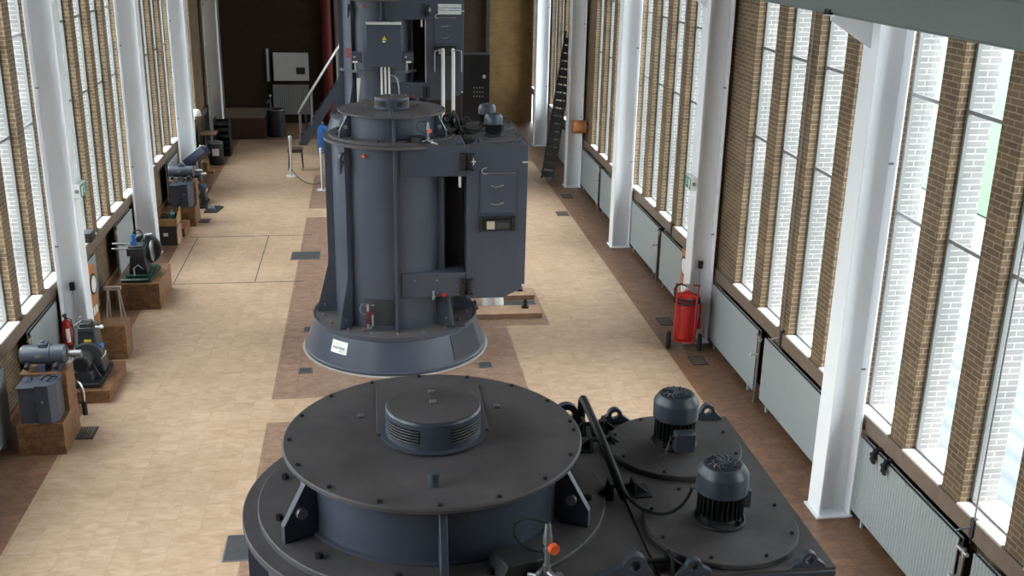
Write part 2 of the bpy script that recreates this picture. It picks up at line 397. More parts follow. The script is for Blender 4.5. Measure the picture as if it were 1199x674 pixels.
Ll = [None, 'white steel column nearest the camera on the left, behind the small red extinguisher',
      'white steel column on the left behind the engine plinth with the flywheel',
      'white steel column on the left beside the navy slanted lectern',
      'dim grey steel column farthest down the left wall near the barrel']
for i, y in enumerate((10.56, 16.1, 21.66, 27.2, 32.75)):
    column(Lr[i], 5.115, y, 1)
    if Ll[i]: column(Ll[i], -4.31, y, -1)

# crane runway beam on the right brackets
t = thing('crane_beam', 'grey-green crane runway beam along the upper right, resting on column brackets', 'beam', (4.82, 0, 5.72))
m = MB().box(-.2, -2.9, 0, .2, 33.0, .02).box(-.2, -2.9, .33, .2, 33.0, .35).box(-.2, -2.9, .02, -.18, 33, .33).box(.18, -2.9, .02, .2, 33, .33)
m.build('girder', BEAMP, t, bevel=.004)
MB().box(-.03, -2.9, .35, .03, 33, .40).build('rail', STEEL, t)
for y in (10.5, 16.05):
    m = MB()
    for dy in (-.04, .05): m.cyl((-.23, y+dy, -.0), (-.23, y+dy, .05), .014, n=6); m.box(-.25, y+dy-.02, -.0, -.2, y+dy+.02, .02)
    m.build('clamp_bolt', BLACK, t)

# radiators: enamel panel, top grille, feet
def radiator(label, x, sg, y0, y1, ribbed=False, z0=.10, z1=1.04):
    t = thing('radiator', label, 'radiator', (x, (y0+y1)/2, 0), 0, 'flat panel radiators under the windows')
    h = (y1-y0)/2
    MB().box(0, -h, z0, sg*.014, h, z1).box(sg*.045, -h, z0, sg*.058, h, z1).build('panel', RADRIB if ribbed else RADP, t, bevel=.002)
    MB().box(sg*.015, -h+.01, z1-.05, sg*.044, h-.01, z1-.012).build('top_grille', BLACK, t)
    for s in (-1, 1): MB().box(sg*.012, s*(h-.25)-.02, .0, sg*.046, s*(h-.25)+.02, z0+.02).build('foot', RADP, t)
    return t
def rad_pipe(label, x, sg, y):
    t = thing('radiator_pipe', label, 'pipe', (x, y, 0), 0)
    m = MB().tube([(0, -.03, 0.0), (0, -.03, .95), (0, -.03, .98), (0, .0, 1.0)], .016).tube([(sg*.03, .05, 0.0), (sg*.03, .05, .9)], .013)
    m.build('riser', STEEL, t)
    MB().cyl((0, -.09, .99), (0, .08, .99), .02, n=12).cyl((0, -.03, .94), (0, -.03, 1.03), .022, n=12).build('valve', CHROME, t)
    MB().cyl((0, -.03, .74), (-sg*.09, -.03, .74), .012, n=10).cyl((-sg*.09, -.03, .74), (-sg*.12, -.03, .74), .026, n=12).build('valve_knob', WHITED, t)
    MB().cyl((0, -.03, 0.0), (0, -.03, .012), .03, n=16).build('floor_collar', STEEL, t)
radR = [(8.24, 10.39, 'ribbed grey radiator nearest the camera on the right, black gloves on top', True),
        (5.80, 7.98, 'ribbed radiator cut by the bottom right corner of the picture', True),
        (13.78, 15.92, 'flat grey radiator right behind the red wheeled extinguisher', False),
        (10.95, 13.50, 'flat grey radiator just beyond the nearest white right-hand column', False),
        (19.32, 21.46, 'flat grey radiator right of the third column on the right wall', False),
        (16.95, 19.08, 'flat grey radiator with the orange-brown dial case at its near end on the right', False),
        (24.85, 27.0, 'flat grey radiator directly right of the column with the orange round box', False),
        (22.2, 24.6, 'flat grey radiator just beyond the third column on the right', False),
        (28.2, 31.2, 'dim radiator on the right behind the leaning black cable ladder', False)]
for a, b, l, rb in radR: radiator(l, 5.5, 1, a, b, rb)
for y, l in ((13.64, 'radiator riser pipes with white knob between the two long right-hand radiators'), (8.11, 'riser pipes and valves beside the ribbed radiator at lower right'),
             (19.2, 'riser pipes between radiators beyond the orange-brown dial case'), (24.72, 'riser pipes between radiators beyond the third right-hand column')):
    rad_pipe(l, 5.47, 1, y)
radL = [(11.2, 13.36, 'grey radiator cut by the left edge of the picture beside the oil tank'),
        (14.55, 15.85, 'grey radiator behind the small red extinguisher at left'),
        (16.55, 18.35, 'grey radiator behind the orange-brown dial case on the left'),
        (20.05, 21.42, 'grey radiator on the left behind the flywheel engine'),
        (22.1, 23.85, 'grey radiator on the left behind the crate of bottles'),
        (25.6, 26.95, 'grey radiator on the left beside the navy lectern')]
for a, b, l in radL: radiator(l, -4.72, -1, a, b)
rad_pipe('riser pipe with white knob at left end of radiator behind the small extinguisher', -4.7, -1, 14.42)
rad_pipe('riser pipes on the left wall behind the flywheel engine', -4.7, -1, 19.9)

# ------------------------------------------------------------------ the big vertical pump motors
def rprism(m, ang, poly, th):
    d = Vector((math.cos(ang), math.sin(ang), 0)); t = Vector((-d.y, d.x, 0))
    return m.prism(poly, -t*th/2, d, (0, 0, 1), t*th)
D = math.radians
def bolt_mesh(r, h):
    return MB().cyl((0, 0, 0), (0, 0, h), r, n=6).cyl((0, 0, h), (0, 0, h*1.25), r*.55, n=8)
def copies(proto, locs):
    proto.location = locs[0]
    for l in locs[1:]:
        c = proto.copy(); COL.objects.link(c); c.parent = proto.parent; c.location = l
def make_motor(label, loc):
    T = thing('pump_motor', label, 'motor', loc, 0, 'vertical pump motors down the hall')
    MB().lathe([(1.30, 0), (1.50, 0), (1.49, .012), (1.30, .012)], closed=True).build('floor_ring', CONC, T)
    sk = MB().lathe([(1.30, .012), (1.465, .012), (1.465, .05), (1.445, .06), (1.30, .50), (1.315, .515), (1.315, .575), (1.285, .575), (1.275, .545), (1.20, .545)]).build('skirt', PAINT, T)
    # perforated vent and maker's plate on the skirt
    def cone(z): return 1.445+(1.30-1.445)*(z-.06)/.44
    m = MB().lathe([(cone(.10)+.002, .10), (cone(.10)+.008, .10), (cone(.47)+.008, .47), (cone(.47)+.002, .47)], n=16, a0=D(-52), a1=D(-22), closed=True); m.build('vent_panel', PERF, sk)
    plate = MB().lathe([(cone(.25)+.002, .25), (cone(.25)+.007, .25), (cone(.43)+.007, .43), (cone(.43)+.002, .43)], n=8, a0=D(-137.5), a1=D(-124.5), closed=True).build('maker_plate', WHITEP, sk)
    tilt = math.atan2(.145, .44)
    def on_skirt(a, z, dr): 
        a = D(a); r = cone(z)+dr
        X = Vector((-math.sin(a), math.cos(a), 0)); Nn = Vector((math.cos(a)*math.cos(tilt), math.sin(a)*math.cos(tilt), math.sin(tilt))); Y = Nn.cross(X)
        M = Matrix((X, Y, Nn)).transposed().to_4x4(); M.translation = (r*math.cos(a), r*math.sin(a), z); return M
    text('plate_lettering', 'norent', .085, INK, sk, on_skirt(-131, .335, .009)); text('plate_lettering', 'motor', .03, INK, sk, on_skirt(-129, .285, .009))
    m = MB().tube([on_skirt(-131+dx, .335+dz, .009).translation for dx, dz in ((-3.2, .035), (-2, .052), (0, .05), (1.2, .042))], .0025, n=6); m.build('plate_swoosh', INK, sk)
    fl = MB().lathe([(.92, .55), (1.275, .55), (1.275, .565), (.92, .565)], closed=True).build('base_flange', DUSTY, T)
    copies(bolt_mesh(.020, .03).build('bolt', STEEL, fl), [(1.16*math.cos(D(a)), 1.16*math.sin(D(a)), .565) for a in range(10, 370, 20)])
    cs = MB().lathe([(.935, .56), (.935, 3.39)]).build('casing', PAINT, T)
    MB().lathe([(.937, .63), (.944, .63), (.944, 1.05), (.937, 1.05)], n=14, a0=D(-121), a1=D(-93), closed=True).build('perforated_panel', PERF, cs)
    for a in range(-180, 180, 45):
        m = MB(); rprism(m, D(a), [(.925, .567), (1.245, .567), (1.245, .62), (1.055, 1.36), (1.045, 1.5), (1.045, 3.385), (.925, 3.385)] if a != -90 else [(.925, .567), (1.06, .567), (1.045, .75), (1.045, 3.385), (.925, 3.385)], .035)
        rb = m.build('rib', PAINT, T, bevel=.003)
        if a in (-135, -180, -45):
            d = Vector((math.cos(D(a)), math.sin(D(a)), 0)); t = Vector((-d.y, d.x, 0))
            if a == -180: t = -t
            c = d*1.13+Vector((0, 0, .70)); MB().cyl(c-t*.05, c+t*.05, .016, n=10).build('rib_bolt', STEEL, rb)
    # lifting trunnion on the front left rib
    d = Vector((math.cos(D(-135)), math.sin(D(-135)), 0)); t = Vector((-d.y, d.x, 0)); c = d*1.06+Vector((0, 0, 3.22))
    MB().cyl(c-t*.025, c+t*.025, .085, n=24).cyl(c-t*.06, c+t*.06, .045, n=20).prism([(0, 0), (-.09, -.02), (-.05, -.2), (0, -.24)], c-t*.02+d*.085, -d*-1, (0, 0, 1), t*.04).build('trunnion', PAINT, T)
    MB().lathe([(.90, 3.385), (1.05, 3.385), (1.055, 3.39), (1.055, 3.425), (1.05, 3.43), (.90, 3.43)], closed=True, n=128).build('top_flange', DUSTY, T)
    tp = MB().lathe([(.60, 3.43), (.965, 3.43), (.97, 3.435), (.97, 3.465), (.965, 3.47), (.60, 3.47)], closed=True, n=128).build('bearing_plate', DUSTY, T)
    copies(bolt_mesh(.022, .025).build('bolt', BLACK, tp), [(.87*math.cos(D(a)), .87*math.sin(D(a)), 3.47) for a in (-75, -105, -135, -165, 165, 135, 105, 75, 45, 15, -12, -48)])
    MB().lathe([(.735, 3.468), (.76, 3.47), (.76, 3.482), (.735, 3.485), (.735, 3.80)]).build('bearing_drum', PAINT, T)
    for a in (-90, -30, 30, 90, 150, 210):
        m = MB(); poly = [(.73, 3.471), (.925, 3.471), (.925, 3.57), (.79, 3.785), (.73, 3.785)]
        if a == -90: poly = [(.73, 3.471), (.91, 3.471), (.90, 3.52), (.78, 3.785), (.73, 3.785)]
        rprism(m, D(a), poly, .04); g = m.build('gusset', PAINT, T, bevel=.004)
        if a in (-30, 210):
            d = Vector((math.cos(D(a)), math.sin(D(a)), 0)); t = Vector((-d.y, d.x, 0)); c = d*.83+Vector((0, 0, 3.625))
            MB().cyl(c-t*.045, c+t*.045, .03, n=16).build('gusset_bolt', STEEL, g)
    tc = MB().lathe([(0, 3.80), (.815, 3.80), (.823, 3.806), (.823, 3.822), (.815, 3.83), (0, 3.83)], n=128).build('top_cover', DUSTY, T)
    copies(bolt_mesh(.012, .012).build('bolt', BLACK, tc), [(.785*math.cos(D(a)), .785*math.sin(D(a)), 3.83) for a in range(5, 365, 22)])
    copies(MB().box(-.017, -.014, 0, .017, .014, .016).build('lifting_plug', STEEL, tc, bevel=.003), [(-.40, .24, 3.83), (.39, .30, 3.83), (0, .01, 4.008), (0, .14, 4.008)])
    MB().box(-.31, .0, 3.83, .31, .62, 3.842).build('cover_plate', DUSTY, T, bevel=.003)
    cp = MB().lathe([(0, 3.842), (.29, 3.842), (.29, 3.85), (.262, 3.853), (.262, 3.995), (.255, 4.006), (0, 4.008)], n=80).build('vent_cap', PAINT, T)
    MB().lathe([(0, 4.008), (.250, 4.008), (.247, 4.010), (0, 4.010)], n=80).build('cap_lid', DUSTY, cp)
    for a0, a1 in ((-158, -110), (-72, -24)): MB().lathe([(.263, 3.885), (.266, 3.885), (.266, 3.968), (.263, 3.968)], n=10, a0=D(a0), a1=D(a1), closed=True).build('louver', LOUV, cp)
    MB().cyl((-.03, -.58, 3.83), (-.03, -.58, 3.895), .03, n=20).cyl((-.03, -.58, 3.895), (-.03, -.58, 3.905), .033, n=20).build('filler_plug', PAINT, T)
    # housing between casing and cooler box: solid top and bottom, open mouth between
    nk = MB().box(.08, -.945, 2.97, 1.062, .82, 3.43).box(.08, -.945, 1.09, 1.062, .82, 1.47).box(.2, .76, 1.47, 1.062, .82, 2.97).build('box_neck', PAINT, T, bevel=.006)  # rear panel added to keep light from entering behind the mouth
    MB().box(.08, -.94, 3.43, 1.062, .815, 3.446).build('neck_top', DUSTY, nk)
    MB().box(.76, -.52, 1.475, 1.058, .755, 2.965).build('mouth_shade_block', CAVITY, nk)  # black block added for the shade deep in the mouth
    MB().box(.95, -.93, 2.80, .985, -.88, 2.965).build('inner_lamp', WHITED, nk)
    MB().box(.10, -.949, 2.985, 1.04, -.944, 3.0).build('neck_seam', PAINT, nk)
    copies(MB().cyl((0, 0, 0), (0, -.02, 0), .013, n=8).build('neck_bolt', STEEL, nk), [(.28, -.945, 1.36), (.62, -.945, 1.36), (.62, -.945, 1.16), (.95, -.945, 1.43), (.95, -.945, 1.13)])
    poly = [(1.068, 1.05), (1.64, 1.05), (1.97, 1.22), (1.985, 3.44), (1.068, 3.44)]
    bx = MB().prism(poly, (0, .82, 0), (1, 0, 0), (0, 0, 1), (0, -1.77, 0)).build('cooler_box', PAINT, T, bevel=.008)
    MB().box(1.07, -.945, 3.44, 1.98, .815, 3.456).build('box_top', DUSTY, bx)
    MB().cyl((1.945, -.95, 1.245), (1.945, -.965, 1.245), .022, n=14).box(1.9, -.96, 3.17, 1.99, -.955, 3.19).build('bright_rivet', WHITED, bx)
    # hatch, pipe rail and name plate holder on the box front
    h = MB().box(1.27, -.97, 2.41, 1.80, -.952, 3.02).build('hatch', PAINT, T, bevel=.004)
    MB().tube([(1.36, -.965, 3.10)]+arc((1.335, -.975, 3.055), .045, PI/2, 3*PI/2, 10)+[(1.36, -.965, 3.01)], .007).tube([(1.30, -.978, 3.025), (1.80, -.978, 3.025)], .006).build('hatch_rail', CHROME, h)
    for z in (2.83, 2.56): MB().tube(bez((1.43, -.965, z), (1.48, -1.01, z-.03), (1.56, -1.01, z-.01), (1.62, -.965, z+.01)), .008).build('hatch_handle', STEEL, h)
    p = MB().box(1.255, -1.03, 2.345, 1.80, -.95, 2.36).box(1.26, -1.0, 2.13, 1.30, -.95, 2.345).box(1.76, -1.0, 2.13, 1.80, -.95, 2.345).box(1.26, -.965, 2.13, 1.80, -.952, 2.345).build('plate_holder', BLACK, T)
    MB().box(1.37, -.985, 2.16, 1.49, -.966, 2.285).build('name_plate', BEIGEPL, p); MB().box(1.5, -.98, 2.17, 1.72, -.966, 2.27).box(1.34, -.99, 2.285, 1.73, -.966, 2.30).build('instrument_strip', DPLATE, p)
    # seam clamps, front
    for z in (3.19, 1.25):
        m = MB()
        for sx in (-1, 1):
            x = 1.065+sx*.055
            m.box(x-.02, -.99, z-.13, x+.02, -.952, z+.13)
            for dz in (-.13, .11): m.box(x-.045, -1.02, z+dz, x+.045, -.952, z+dz+.02)
            for dz in (-.06, .05): m.cyl((x-sx*.005, -1.02, z+dz), (x-sx*.005, -.96, z+dz), .014, n=8)
        c = m.build('seam_clamp', BLACK, T)
        if z > 2: MB().box(1.155, -1.0, z-.04, 1.17, -.955, z+.06).box(1.13, -1.0, z+.0, 1.195, -.956, z+.015).build('clamp_tag', WHITED, c)
    # seam clamps, top
    for y in (.70, .48, -.10, -.86):
        m = MB()
        for sx in (-1, 1):
            x = 1.065+sx*.06
            m.prism([(-.08, 0), (.08, 0), (.045, .085), (-.045, .085)], (x, y, 3.448), (0, 1, 0), (0, 0, 1), (sx*.018, 0, 0))
            m.box(x, y-.075, 3.448, x+sx*.10, y+.075, 3.463); m.prism([(0, 0), (.1, 0), (0, .08)], (x, y-.03, 3.455), (sx, 0, 0), (0, 0, 1), (0, .015, 0))
        m.cyl((1.0, y, 3.50), (1.13, y, 3.50), .014, n=10); m.build('top_clamp', BLACK, T)
    # bent conduit from the back clamp to the front clamp
    pts = [(1.0, .78, 3.44), (1.0, .78, 3.60)]+arc((1.0, .72, 3.60), .06, 0, PI/2, 6, 'yz')[1:]+[(1.0, .2, 3.655), (1.0, -.12, 3.63)]+[(1.01, -.17, 3.60), (1.03, -.19, 3.54), (1.06, -.19, 3.48)]
    cd = MB().tube(pts, .026, 12).build('conduit', BLACK, T)
    MB().tube(bez((1.06, -.19, 3.50), (1.10, -.42, 3.49), (1.26, -.56, 3.49), (1.365, -.44, 3.665), 20), .009).build('cable', BLACKR, cd)
    # lifting lugs
    def lug(x, y, w, hh, r, thick=.04, skew=0, base=3.446):
        m = MB(); out = [(-w/2, 0), (w/2, 0)]+[(r*math.cos(a)+skew, hh-r+r*math.sin(a)) for a in [k*PI/8 for k in range(0, 9)]]
        m.plate_hole(out, (skew, hh-r), r*.48, (x, y+thick/2, base), (1, 0, 0), (0, 0, 1), (0, -thick, 0)); m.build('lifting_lug', PAINT, T, bevel=.003)
    lug(.90, .78, .20, .17, .08, .05); lug(.86, -.91, .38, .135, .06, .05, .08)
    lug(1.22, .785, .28, .12, .048); lug(1.84, .785, .24, .12, .048); lug(1.24, -.92, .26, .095, .042); lug(1.84, -.92, .24, .095, .042)
    # two cooling fans on round covers
    for i, (fx, fy) in enumerate(((1.51, -.49), (1.51, .41))):
        dc = MB().lathe([(0, 3.456), (.405, 3.456), (.41, 3.462), (.41, 3.485), (.405, 3.49), (0, 3.49)], n=96, c=(fx, fy-(.03 if i == 0 else .02))).build('fan_cover', DUSTY, T)
        copies(bolt_mesh(.010, .012).build('bolt', BLACK, dc), [(fx+.375*math.cos(D(a)), fy-.025+.375*math.sin(D(a)), 3.49) for a in range(20, 380, 45)])
        f = MB().lathe([(.0, 3.525), (.10, 3.525), (.10, 3.72), (0, 3.72)], n=40, c=(fx, fy))
        for k in range(28):
            a = 2*PI*k/28; d = Vector((math.cos(a), math.sin(a), 0)); t = Vector((-d.y, d.x, 0))*.005
            f.prism([(.09, 3.54), (.125, 3.54), (.125, 3.71), (.09, 3.71)], Vector((fx, fy, 0))-t/2, d, (0, 0, 1), t)
        for k in range(4):
            a = PI/4+k*PI/2; d = Vector((math.cos(a), math.sin(a), 0)); f.cyl(Vector((fx, fy, 3.489))+d*.115, Vector((fx, fy, 3.53))+d*.115, .018, n=10)
        f.torus((fx, fy, 3.50), .135, .009); fm = f.build('fan_motor', BLACK, T)
        MB().lathe([(.118, 3.675), (.138, 3.675), (.138, 3.775), (.134, 3.785), (.108, 3.822), (.098, 3.826), (0, 3.826)], n=44, c=(fx, fy)).build('fan_cowl', FANPNT, fm)
        g = MB().lathe([(0, 3.8265), (.092, 3.8265), (.092, 3.8285), (0, 3.8285)], n=36, c=(fx, fy)); g.build('cowl_opening', BLACK, fm)
        g = MB().lathe([(0, 3.8285), (.02, 3.8285), (.02, 3.832), (0, 3.832)], n=16, c=(fx, fy)); g.torus((fx, fy, 3.8295), .058, .003, n=30, m=5)
        for k in range(14):
            a = 2*PI*k/14; g.tube([(fx+r*math.cos(a+(r-.02)*9), fy+r*math.sin(a+(r-.02)*9), 3.8305) for r in (.02, .04, .06, .08, .093)], .0032, n=5)
        g.build('fan_grille', FANPNT, fm)
        if i: tb = MB().box(fx-.045, fy-.20, 3.52, fx+.075, fy-.115, 3.64)
        else: tb = MB().box(fx+.11, fy-.02, 3.56, fx+.165, fy+.07, 3.66)
        tb.build('terminal_box', FANPNT, fm, bevel=.006)
        if i: MB().tube(bez((fx-.045, fy-.15, 3.60), (fx-.10, fy-.16, 3.60), (fx-.10, fy-.25, 3.52), (fx-.15, fy-.22, 3.499)), .007).cyl((fx-.045, fy-.15, 3.60), (fx-.07, fy-.15, 3.60), .013, n=10).build('gland', DPLATE, fm)
        else: MB().cyl((fx-.11, fy+.04, 3.67), (fx-.15, fy+.05, 3.665), .014, n=10).build('gland', STEEL, fm)
    # temperature probe with orange knob at the front of the bearing plate
    px, py = .50, -.90
    m = MB().cyl((px, py, 3.49), (px, py, 3.71), .014, n=12).cyl((px, py, 3.50), (px, py, 3.54), .022, n=6).cyl((px, py, 3.61), (px, py, 3.63), .02, n=6).cyl((px, py, 3.66), (px, py, 3.70), .024, n=12).cyl((px, py, 3.70), (px, py, 3.77), .022, .014, n=12)
    m.tube([(px, py, 3.505), (px+.02, py-.03, 3.50), (px+.07, py-.09, 3.49), (px+.13, py-.12, 3.47)], .014).tube([(px-.02, py+.01, 3.51), (px-.06, py-.03, 3.50), (px-.09, py, 3.49)], .012)
    m.cyl((px+.05, py-.07, 3.47), (px+.05, py-.07, 3.53), .02, n=6); sv = m.build('temperature_probe', STEEL, T)
    MB().cyl((px+.02, py-.025, 3.65), (px+.03, py-.05, 3.65), .027, n=20).build('orange_knob', ORANGE, sv)['label'] = 'orange knob'
    MB().tube([Vector(p) for p in bez((px, py, 3.77), (px-.22, py+.12, 3.82), (px-.20, py+.05, 3.60), (px-.02, py+.02, 3.60), 20)], .006).build('probe_cable', BLACKR, sv)
    MB().prism([(-.15, 0), (.13, 0), (.11, .075), (-.11, .085)], (.34, -.72, 3.47), (.85, .30, 0), (0, 0, 1), (.06, -.17, 0)).build('bearing_block', BLACK, T, bevel=.008)
    # oil gauge pipes on the lower casing, drain hose below the neck
    x, y = -.44, -.95
    m = MB().tube([(x, y, .60), (x, y, .95)], .016).tube([(x+.07, y-.0, .66), (x+.07, y, .86)], .012).tube([(x+.07, y, .66), (x+.04, y-.02, .62), (x-.1, y-.05, .60)], .012).cyl((x, y, .90), (x, y, 1.0), .022, n=12)
    m.tube(bez((x, y, 1.0), (x-.16, y, 1.06), (x-.16, y, .80), (x-.01, y, .84), 16), .004); m.box(x+.05, y-.0, .97, x+.10, y+.01, .99)
    og = m.build('oil_gauge', CHROME, T)
    MB().cyl((x, y, .68), (x, y, .88), .019, n=10).cyl((x+.07, y, .83), (x+.07, y, .88), .024, n=12).cyl((x-.05, y, .62), (x-.08, y-.02, .60), .02, n=8).build('red_fitting', REDDARK, og)
    x, y = .56, -.99
    MB().cyl((x, y, 1.06), (x, y, 1.20), .018, n=12).cyl((x-.03, y, 1.10), (x+.03, y, 1.10), .01, n=8).build('drain_valve', STEEL, T)
    MB().tube(bez((x, y, 1.06), (x, y, .60), (x+.20, y-.02, .58), (x+.48, y+.02, .62), 20), .013).build('drain_hose', BLACKR, T)
    MB().cyl((x+.16, y+.05, 1.13), (x+.16, y-.01, 1.13), .028, n=14).build('red_tap', RED, T)
    a = D(-117); MB().cyl((.93*math.cos(a), .93*math.sin(a), 3.27), (.99*math.cos(a), .99*math.sin(a), 3.27), .022, n=14).build('red_button', ORANGE, T)
    return T
P2 = (.36, 16.42, 0)
mo = make_motor('dark blue-grey pump motor standing whole in the middle of the hall', P2)
dup(mo, (.314, 5.35, 0), 'nearest dark grey pump motor seen from above, round cover filling the foreground')
m3 = dup(mo, (.36, 27.35, 1.36), 'farthest dark pump motor, raised on a drum, with warning-triangle cabinet on its front')
# cabinet and pipes that only the far motor has
d = MB().lathe([(0, -1.36), (1.40, -1.36), (1.40, -.06), (1.30, 0), (0, 0)], n=80).build('pedestal', PAINT, m3)
c = MB().box(-.36, -1.30, 1.89, .46, -1.02, 2.90).build('switch_cabinet', PAINT, m3, bevel=.006)
MB().box(-.37, -1.32, 2.88, .47, -1.02, 2.92).build('cabinet_hood', WHITED, c)
MB().prism([(-.055, 0), (.055, 0), (0, .10)], (.06, -1.302, 2.52), (1, 0, 0), (0, 0, 1), (0, -.004, 0)).build('warning_triangle', YELLOW, c)
MB().prism([(-.012, .055), (.010, .055), (-.004, .035), (.012, .035), (-.004, .012), (0, .032), (-.014, .032)], (.06, -1.307, 2.53), (1, 0, 0), (0, 0, 1), (0, -.003, 0)).build('lightning_mark', INK, c)
MB().box(.02, -1.303, 2.47, .09, -1.3, 2.495).build('white_label', WHITEP, c)
for sx, x in ((-1, -.60), (1, .62)):
    b = MB().box(x-.13, -1.25, 1.98, x+.13, -.98, 2.22).build('junction_box', PAINT, m3, bevel=.005)
    MB().box(x-.10+(.05 if sx > 0 else 0), -1.252, 1.985, x+.02+(.05 if sx > 0 else 0), -1.25, 2.02).box(x-.08, -1.252, 2.11, x-.03, -1.25, 2.13).build('white_label', WHITEP, b)
    MB().tube([(x-.03, -1.1, 1.98), (x-.03, -1.1, 1.78)], .03).build('gland', STEEL, b)
MB().lathe([(1.03, 1.70), (1.10, 1.70), (1.10, 1.76), (1.03, 1.76)], n=40, a0=D(-160), a1=D(-40), closed=True).build('ring_duct', PAINT, m3)
for x in (-.02, .07, .16): MB().tube([(x, -1.2, 1.89), (x, -1.2, 1.3), (x, -1.2, .8)], .026).build('supply_pipe', WHITED, m3)
MB().tube(bez((.2, -1.15, 1.68), (.36, -1.15, 1.68), (.40, -1.15, 1.5), (.40, -1.15, 1.0)), .02).build('supply_cable', STEEL, m3)
for x, sx in ((1.47, -1), (1.72, 1)):
    MB().tube([(x, -1.08, .5), (x, -1.08, 2.2), (x, -1.0, 2.28)], .045, 12).build('water_pipe', WHITED, m3)
    MB().tube([(x, -1.08, 2.24), (x+sx*.10, -1.1, 2.27), (x+sx*.19, -1.1, 2.25), (x+sx*.20, -1.1, 2.15), (x+sx*.20, -1.1, 1.75)], .016).build('vent_pipe', STEEL, m3)
lp = MB().box(1.36, -.965, 3.10, 1.92, -.952, 3.34).build('logo_plate', WHITED, m3)
Rx = Matrix.Rotation(PI/2, 4, 'X')
text('logo_text', 'RotorMotoren', .075, INKB, lp, Matrix.Translation((1.58, -.967, 3.255))@Rx)
text('logo_text', 'Rotating', .05, INKB, lp, Matrix.Translation((1.48, -.967, 3.195))@Rx)
MB().box(1.76, -.968, 3.245, 1.90, -.965, 3.262).box(1.6, -.968, 3.185, 1.9, -.965, 3.20).build('logo_stripe', BLUE, lp)
MB().box(1.05, -.94, 1.48, 1.072, -.90, 2.95).build('bright_edge', WHITED, m3)
MB().prism([(0, 0), (.02, 0), (.10, .65), (0, .65)], (-.62, -1.15, .95), (1, 0, 0), (0, 0, 1), (0, .03, 0)).build('side_bracket', WHITED, m3)
MB().box(-.09, -.008, -.12, .09, .0, .12, Matrix.Translation((-.80, -.66, 2.15))@Matrix.Rotation(D(-50), 4, 'Z')).build('red_sign', REDDARK, m3)

# ------------------------------------------------------------------ floor plates, planks beside the middle motor
def floor_plate(label, x0, y0, x1, y1, mat=DPLATE, name='floor_plate', cat='floor hatch'):
    t = thing(name, label, cat, ((x0+x1)/2, (y0+y1)/2, 0)); w, h = (x1-x0)/2, (y1-y0)/2
    MB().box(-w, -h, 0.001, w, h, .008).build('cover', mat, t)
    MB().box(-w-.012, -h-.012, .0005, w+.012, -h, .01).box(-w-.012, h, .0005, w+.012, h+.012, .01).box(-w-.012, -h, .0005, -w, h, .01).box(w, -h, .0005, w+.012, h, .01).build('rim', STEEL if mat is DPLATE else BLACK, t)
floor_plate('dark floor hatch on the beige tiles left of the middle motor', -1.63, 21.10, -1.06, 21.62)
floor_plate('grey floor hatch left of the nearest motor at the bottom edge', -1.66, 10.18, -1.20, 10.68)
floor_plate('small square floor plate at front left of the middle motor skirt', -1.14, 15.22, -.96, 15.42)
floor_plate('small square floor plate at front right of the middle motor skirt', 1.63, 15.2, 1.81, 15.4)
floor_plate('small square floor plate half hidden left of the middle motor skirt', -1.16, 17.0, -.98, 17.2)
floor_plate('slotted floor grate beside the brown plinth of the oil tank', -3.95, 13.28, -3.72, 13.62, GRATE, 'floor_grate', 'grate')
floor_plate('black floor grate in front of the red wheeled extinguisher', 5.0, 15.02, 5.22, 15.35, GRATE, 'floor_grate', 'grate')
floor_plate('dark floor grate behind the red wheeled extinguisher', 4.95, 16.8, 5.17, 17.15, GRATE, 'floor_grate', 'grate')
floor_plate('small floor grate on beige tiles between motor and third right column', 4.42, 24.2, 4.68, 24.55, GRATE, 'floor_grate', 'grate')
floor_plate('dim floor grate on brown band near the fourth right column', 4.86, 25.9, 5.08, 26.3, GRATE, 'floor_grate', 'grate')
floor_plate('small floor grate beside the grey pump unit far left', -3.86, 24.1, -3.66, 24.4, GRATE, 'floor_grate', 'grate')
floor_plate('dark steel pit cover between the two brown planks', 2.32, 17.83, 2.93, 18.22)
def plank(label, x0, y0, x1, y1, z, knobs):
    t = thing('mounting_plank', label, 'plank', ((x0+x1)/2, (y0+y1)/2, 0)); w, h = (x1-x0)/2, (y1-y0)/2
    MB().box(-w, -h, 0, w, h, z).build('board', TIMBER, t, bevel=.005)
    for kx, ky in knobs:
        MB().cyl((kx, ky, z), (kx, ky, z+.03), .065, n=20).cyl((kx, ky, z+.03), (kx, ky, z+.13), .034, n=6).cyl((kx, ky, z+.13), (kx, ky, z+.16), .022, n=10).build('anchor_nut', BLACK, t)
plank('long brown plank with two black anchor nuts right of the middle motor', 1.62, 17.34, 2.94, 17.78, .09, [(-.50, .08), (.40, .08)])
plank('short brown plank with one black anchor nut behind the pit cover', 2.30, 18.30, 2.95, 18.72, .09, [(.08, .06)])
t = thing('pipe_stub', 'grey bent pipe stub sticking out under the cooler box of the middle motor', 'pipe', (1.66, 18.02, 0))
MB().tube([(0, 0, 0), (0, 0, .14)]+arc((.10, 0, .14), .10, PI, PI/2, 8)+[(.13, .16, .30), (.15, .30, .38), (.15, .30, 1.0)], .055, 14).build('bent_pipe', WHITED, t)
MB().cyl((0, 0, 0), (0, 0, .03), .10, n=20).build('pipe_flange', STEEL, t)
t = thing('white_bag', 'white bag standing on the floor between motor and pit cover', 'bag', (2.14, 17.99, 0))
MB().lathe([(0, 0), (.19, 0), (.20, .06), (.18, .25), (.13, .38), (.06, .44), (0, .45)], n=28).build('sack', WHITEP, t)
MB().torus((0, 0, .42), .07, .012).build('tie', WHITED, t)

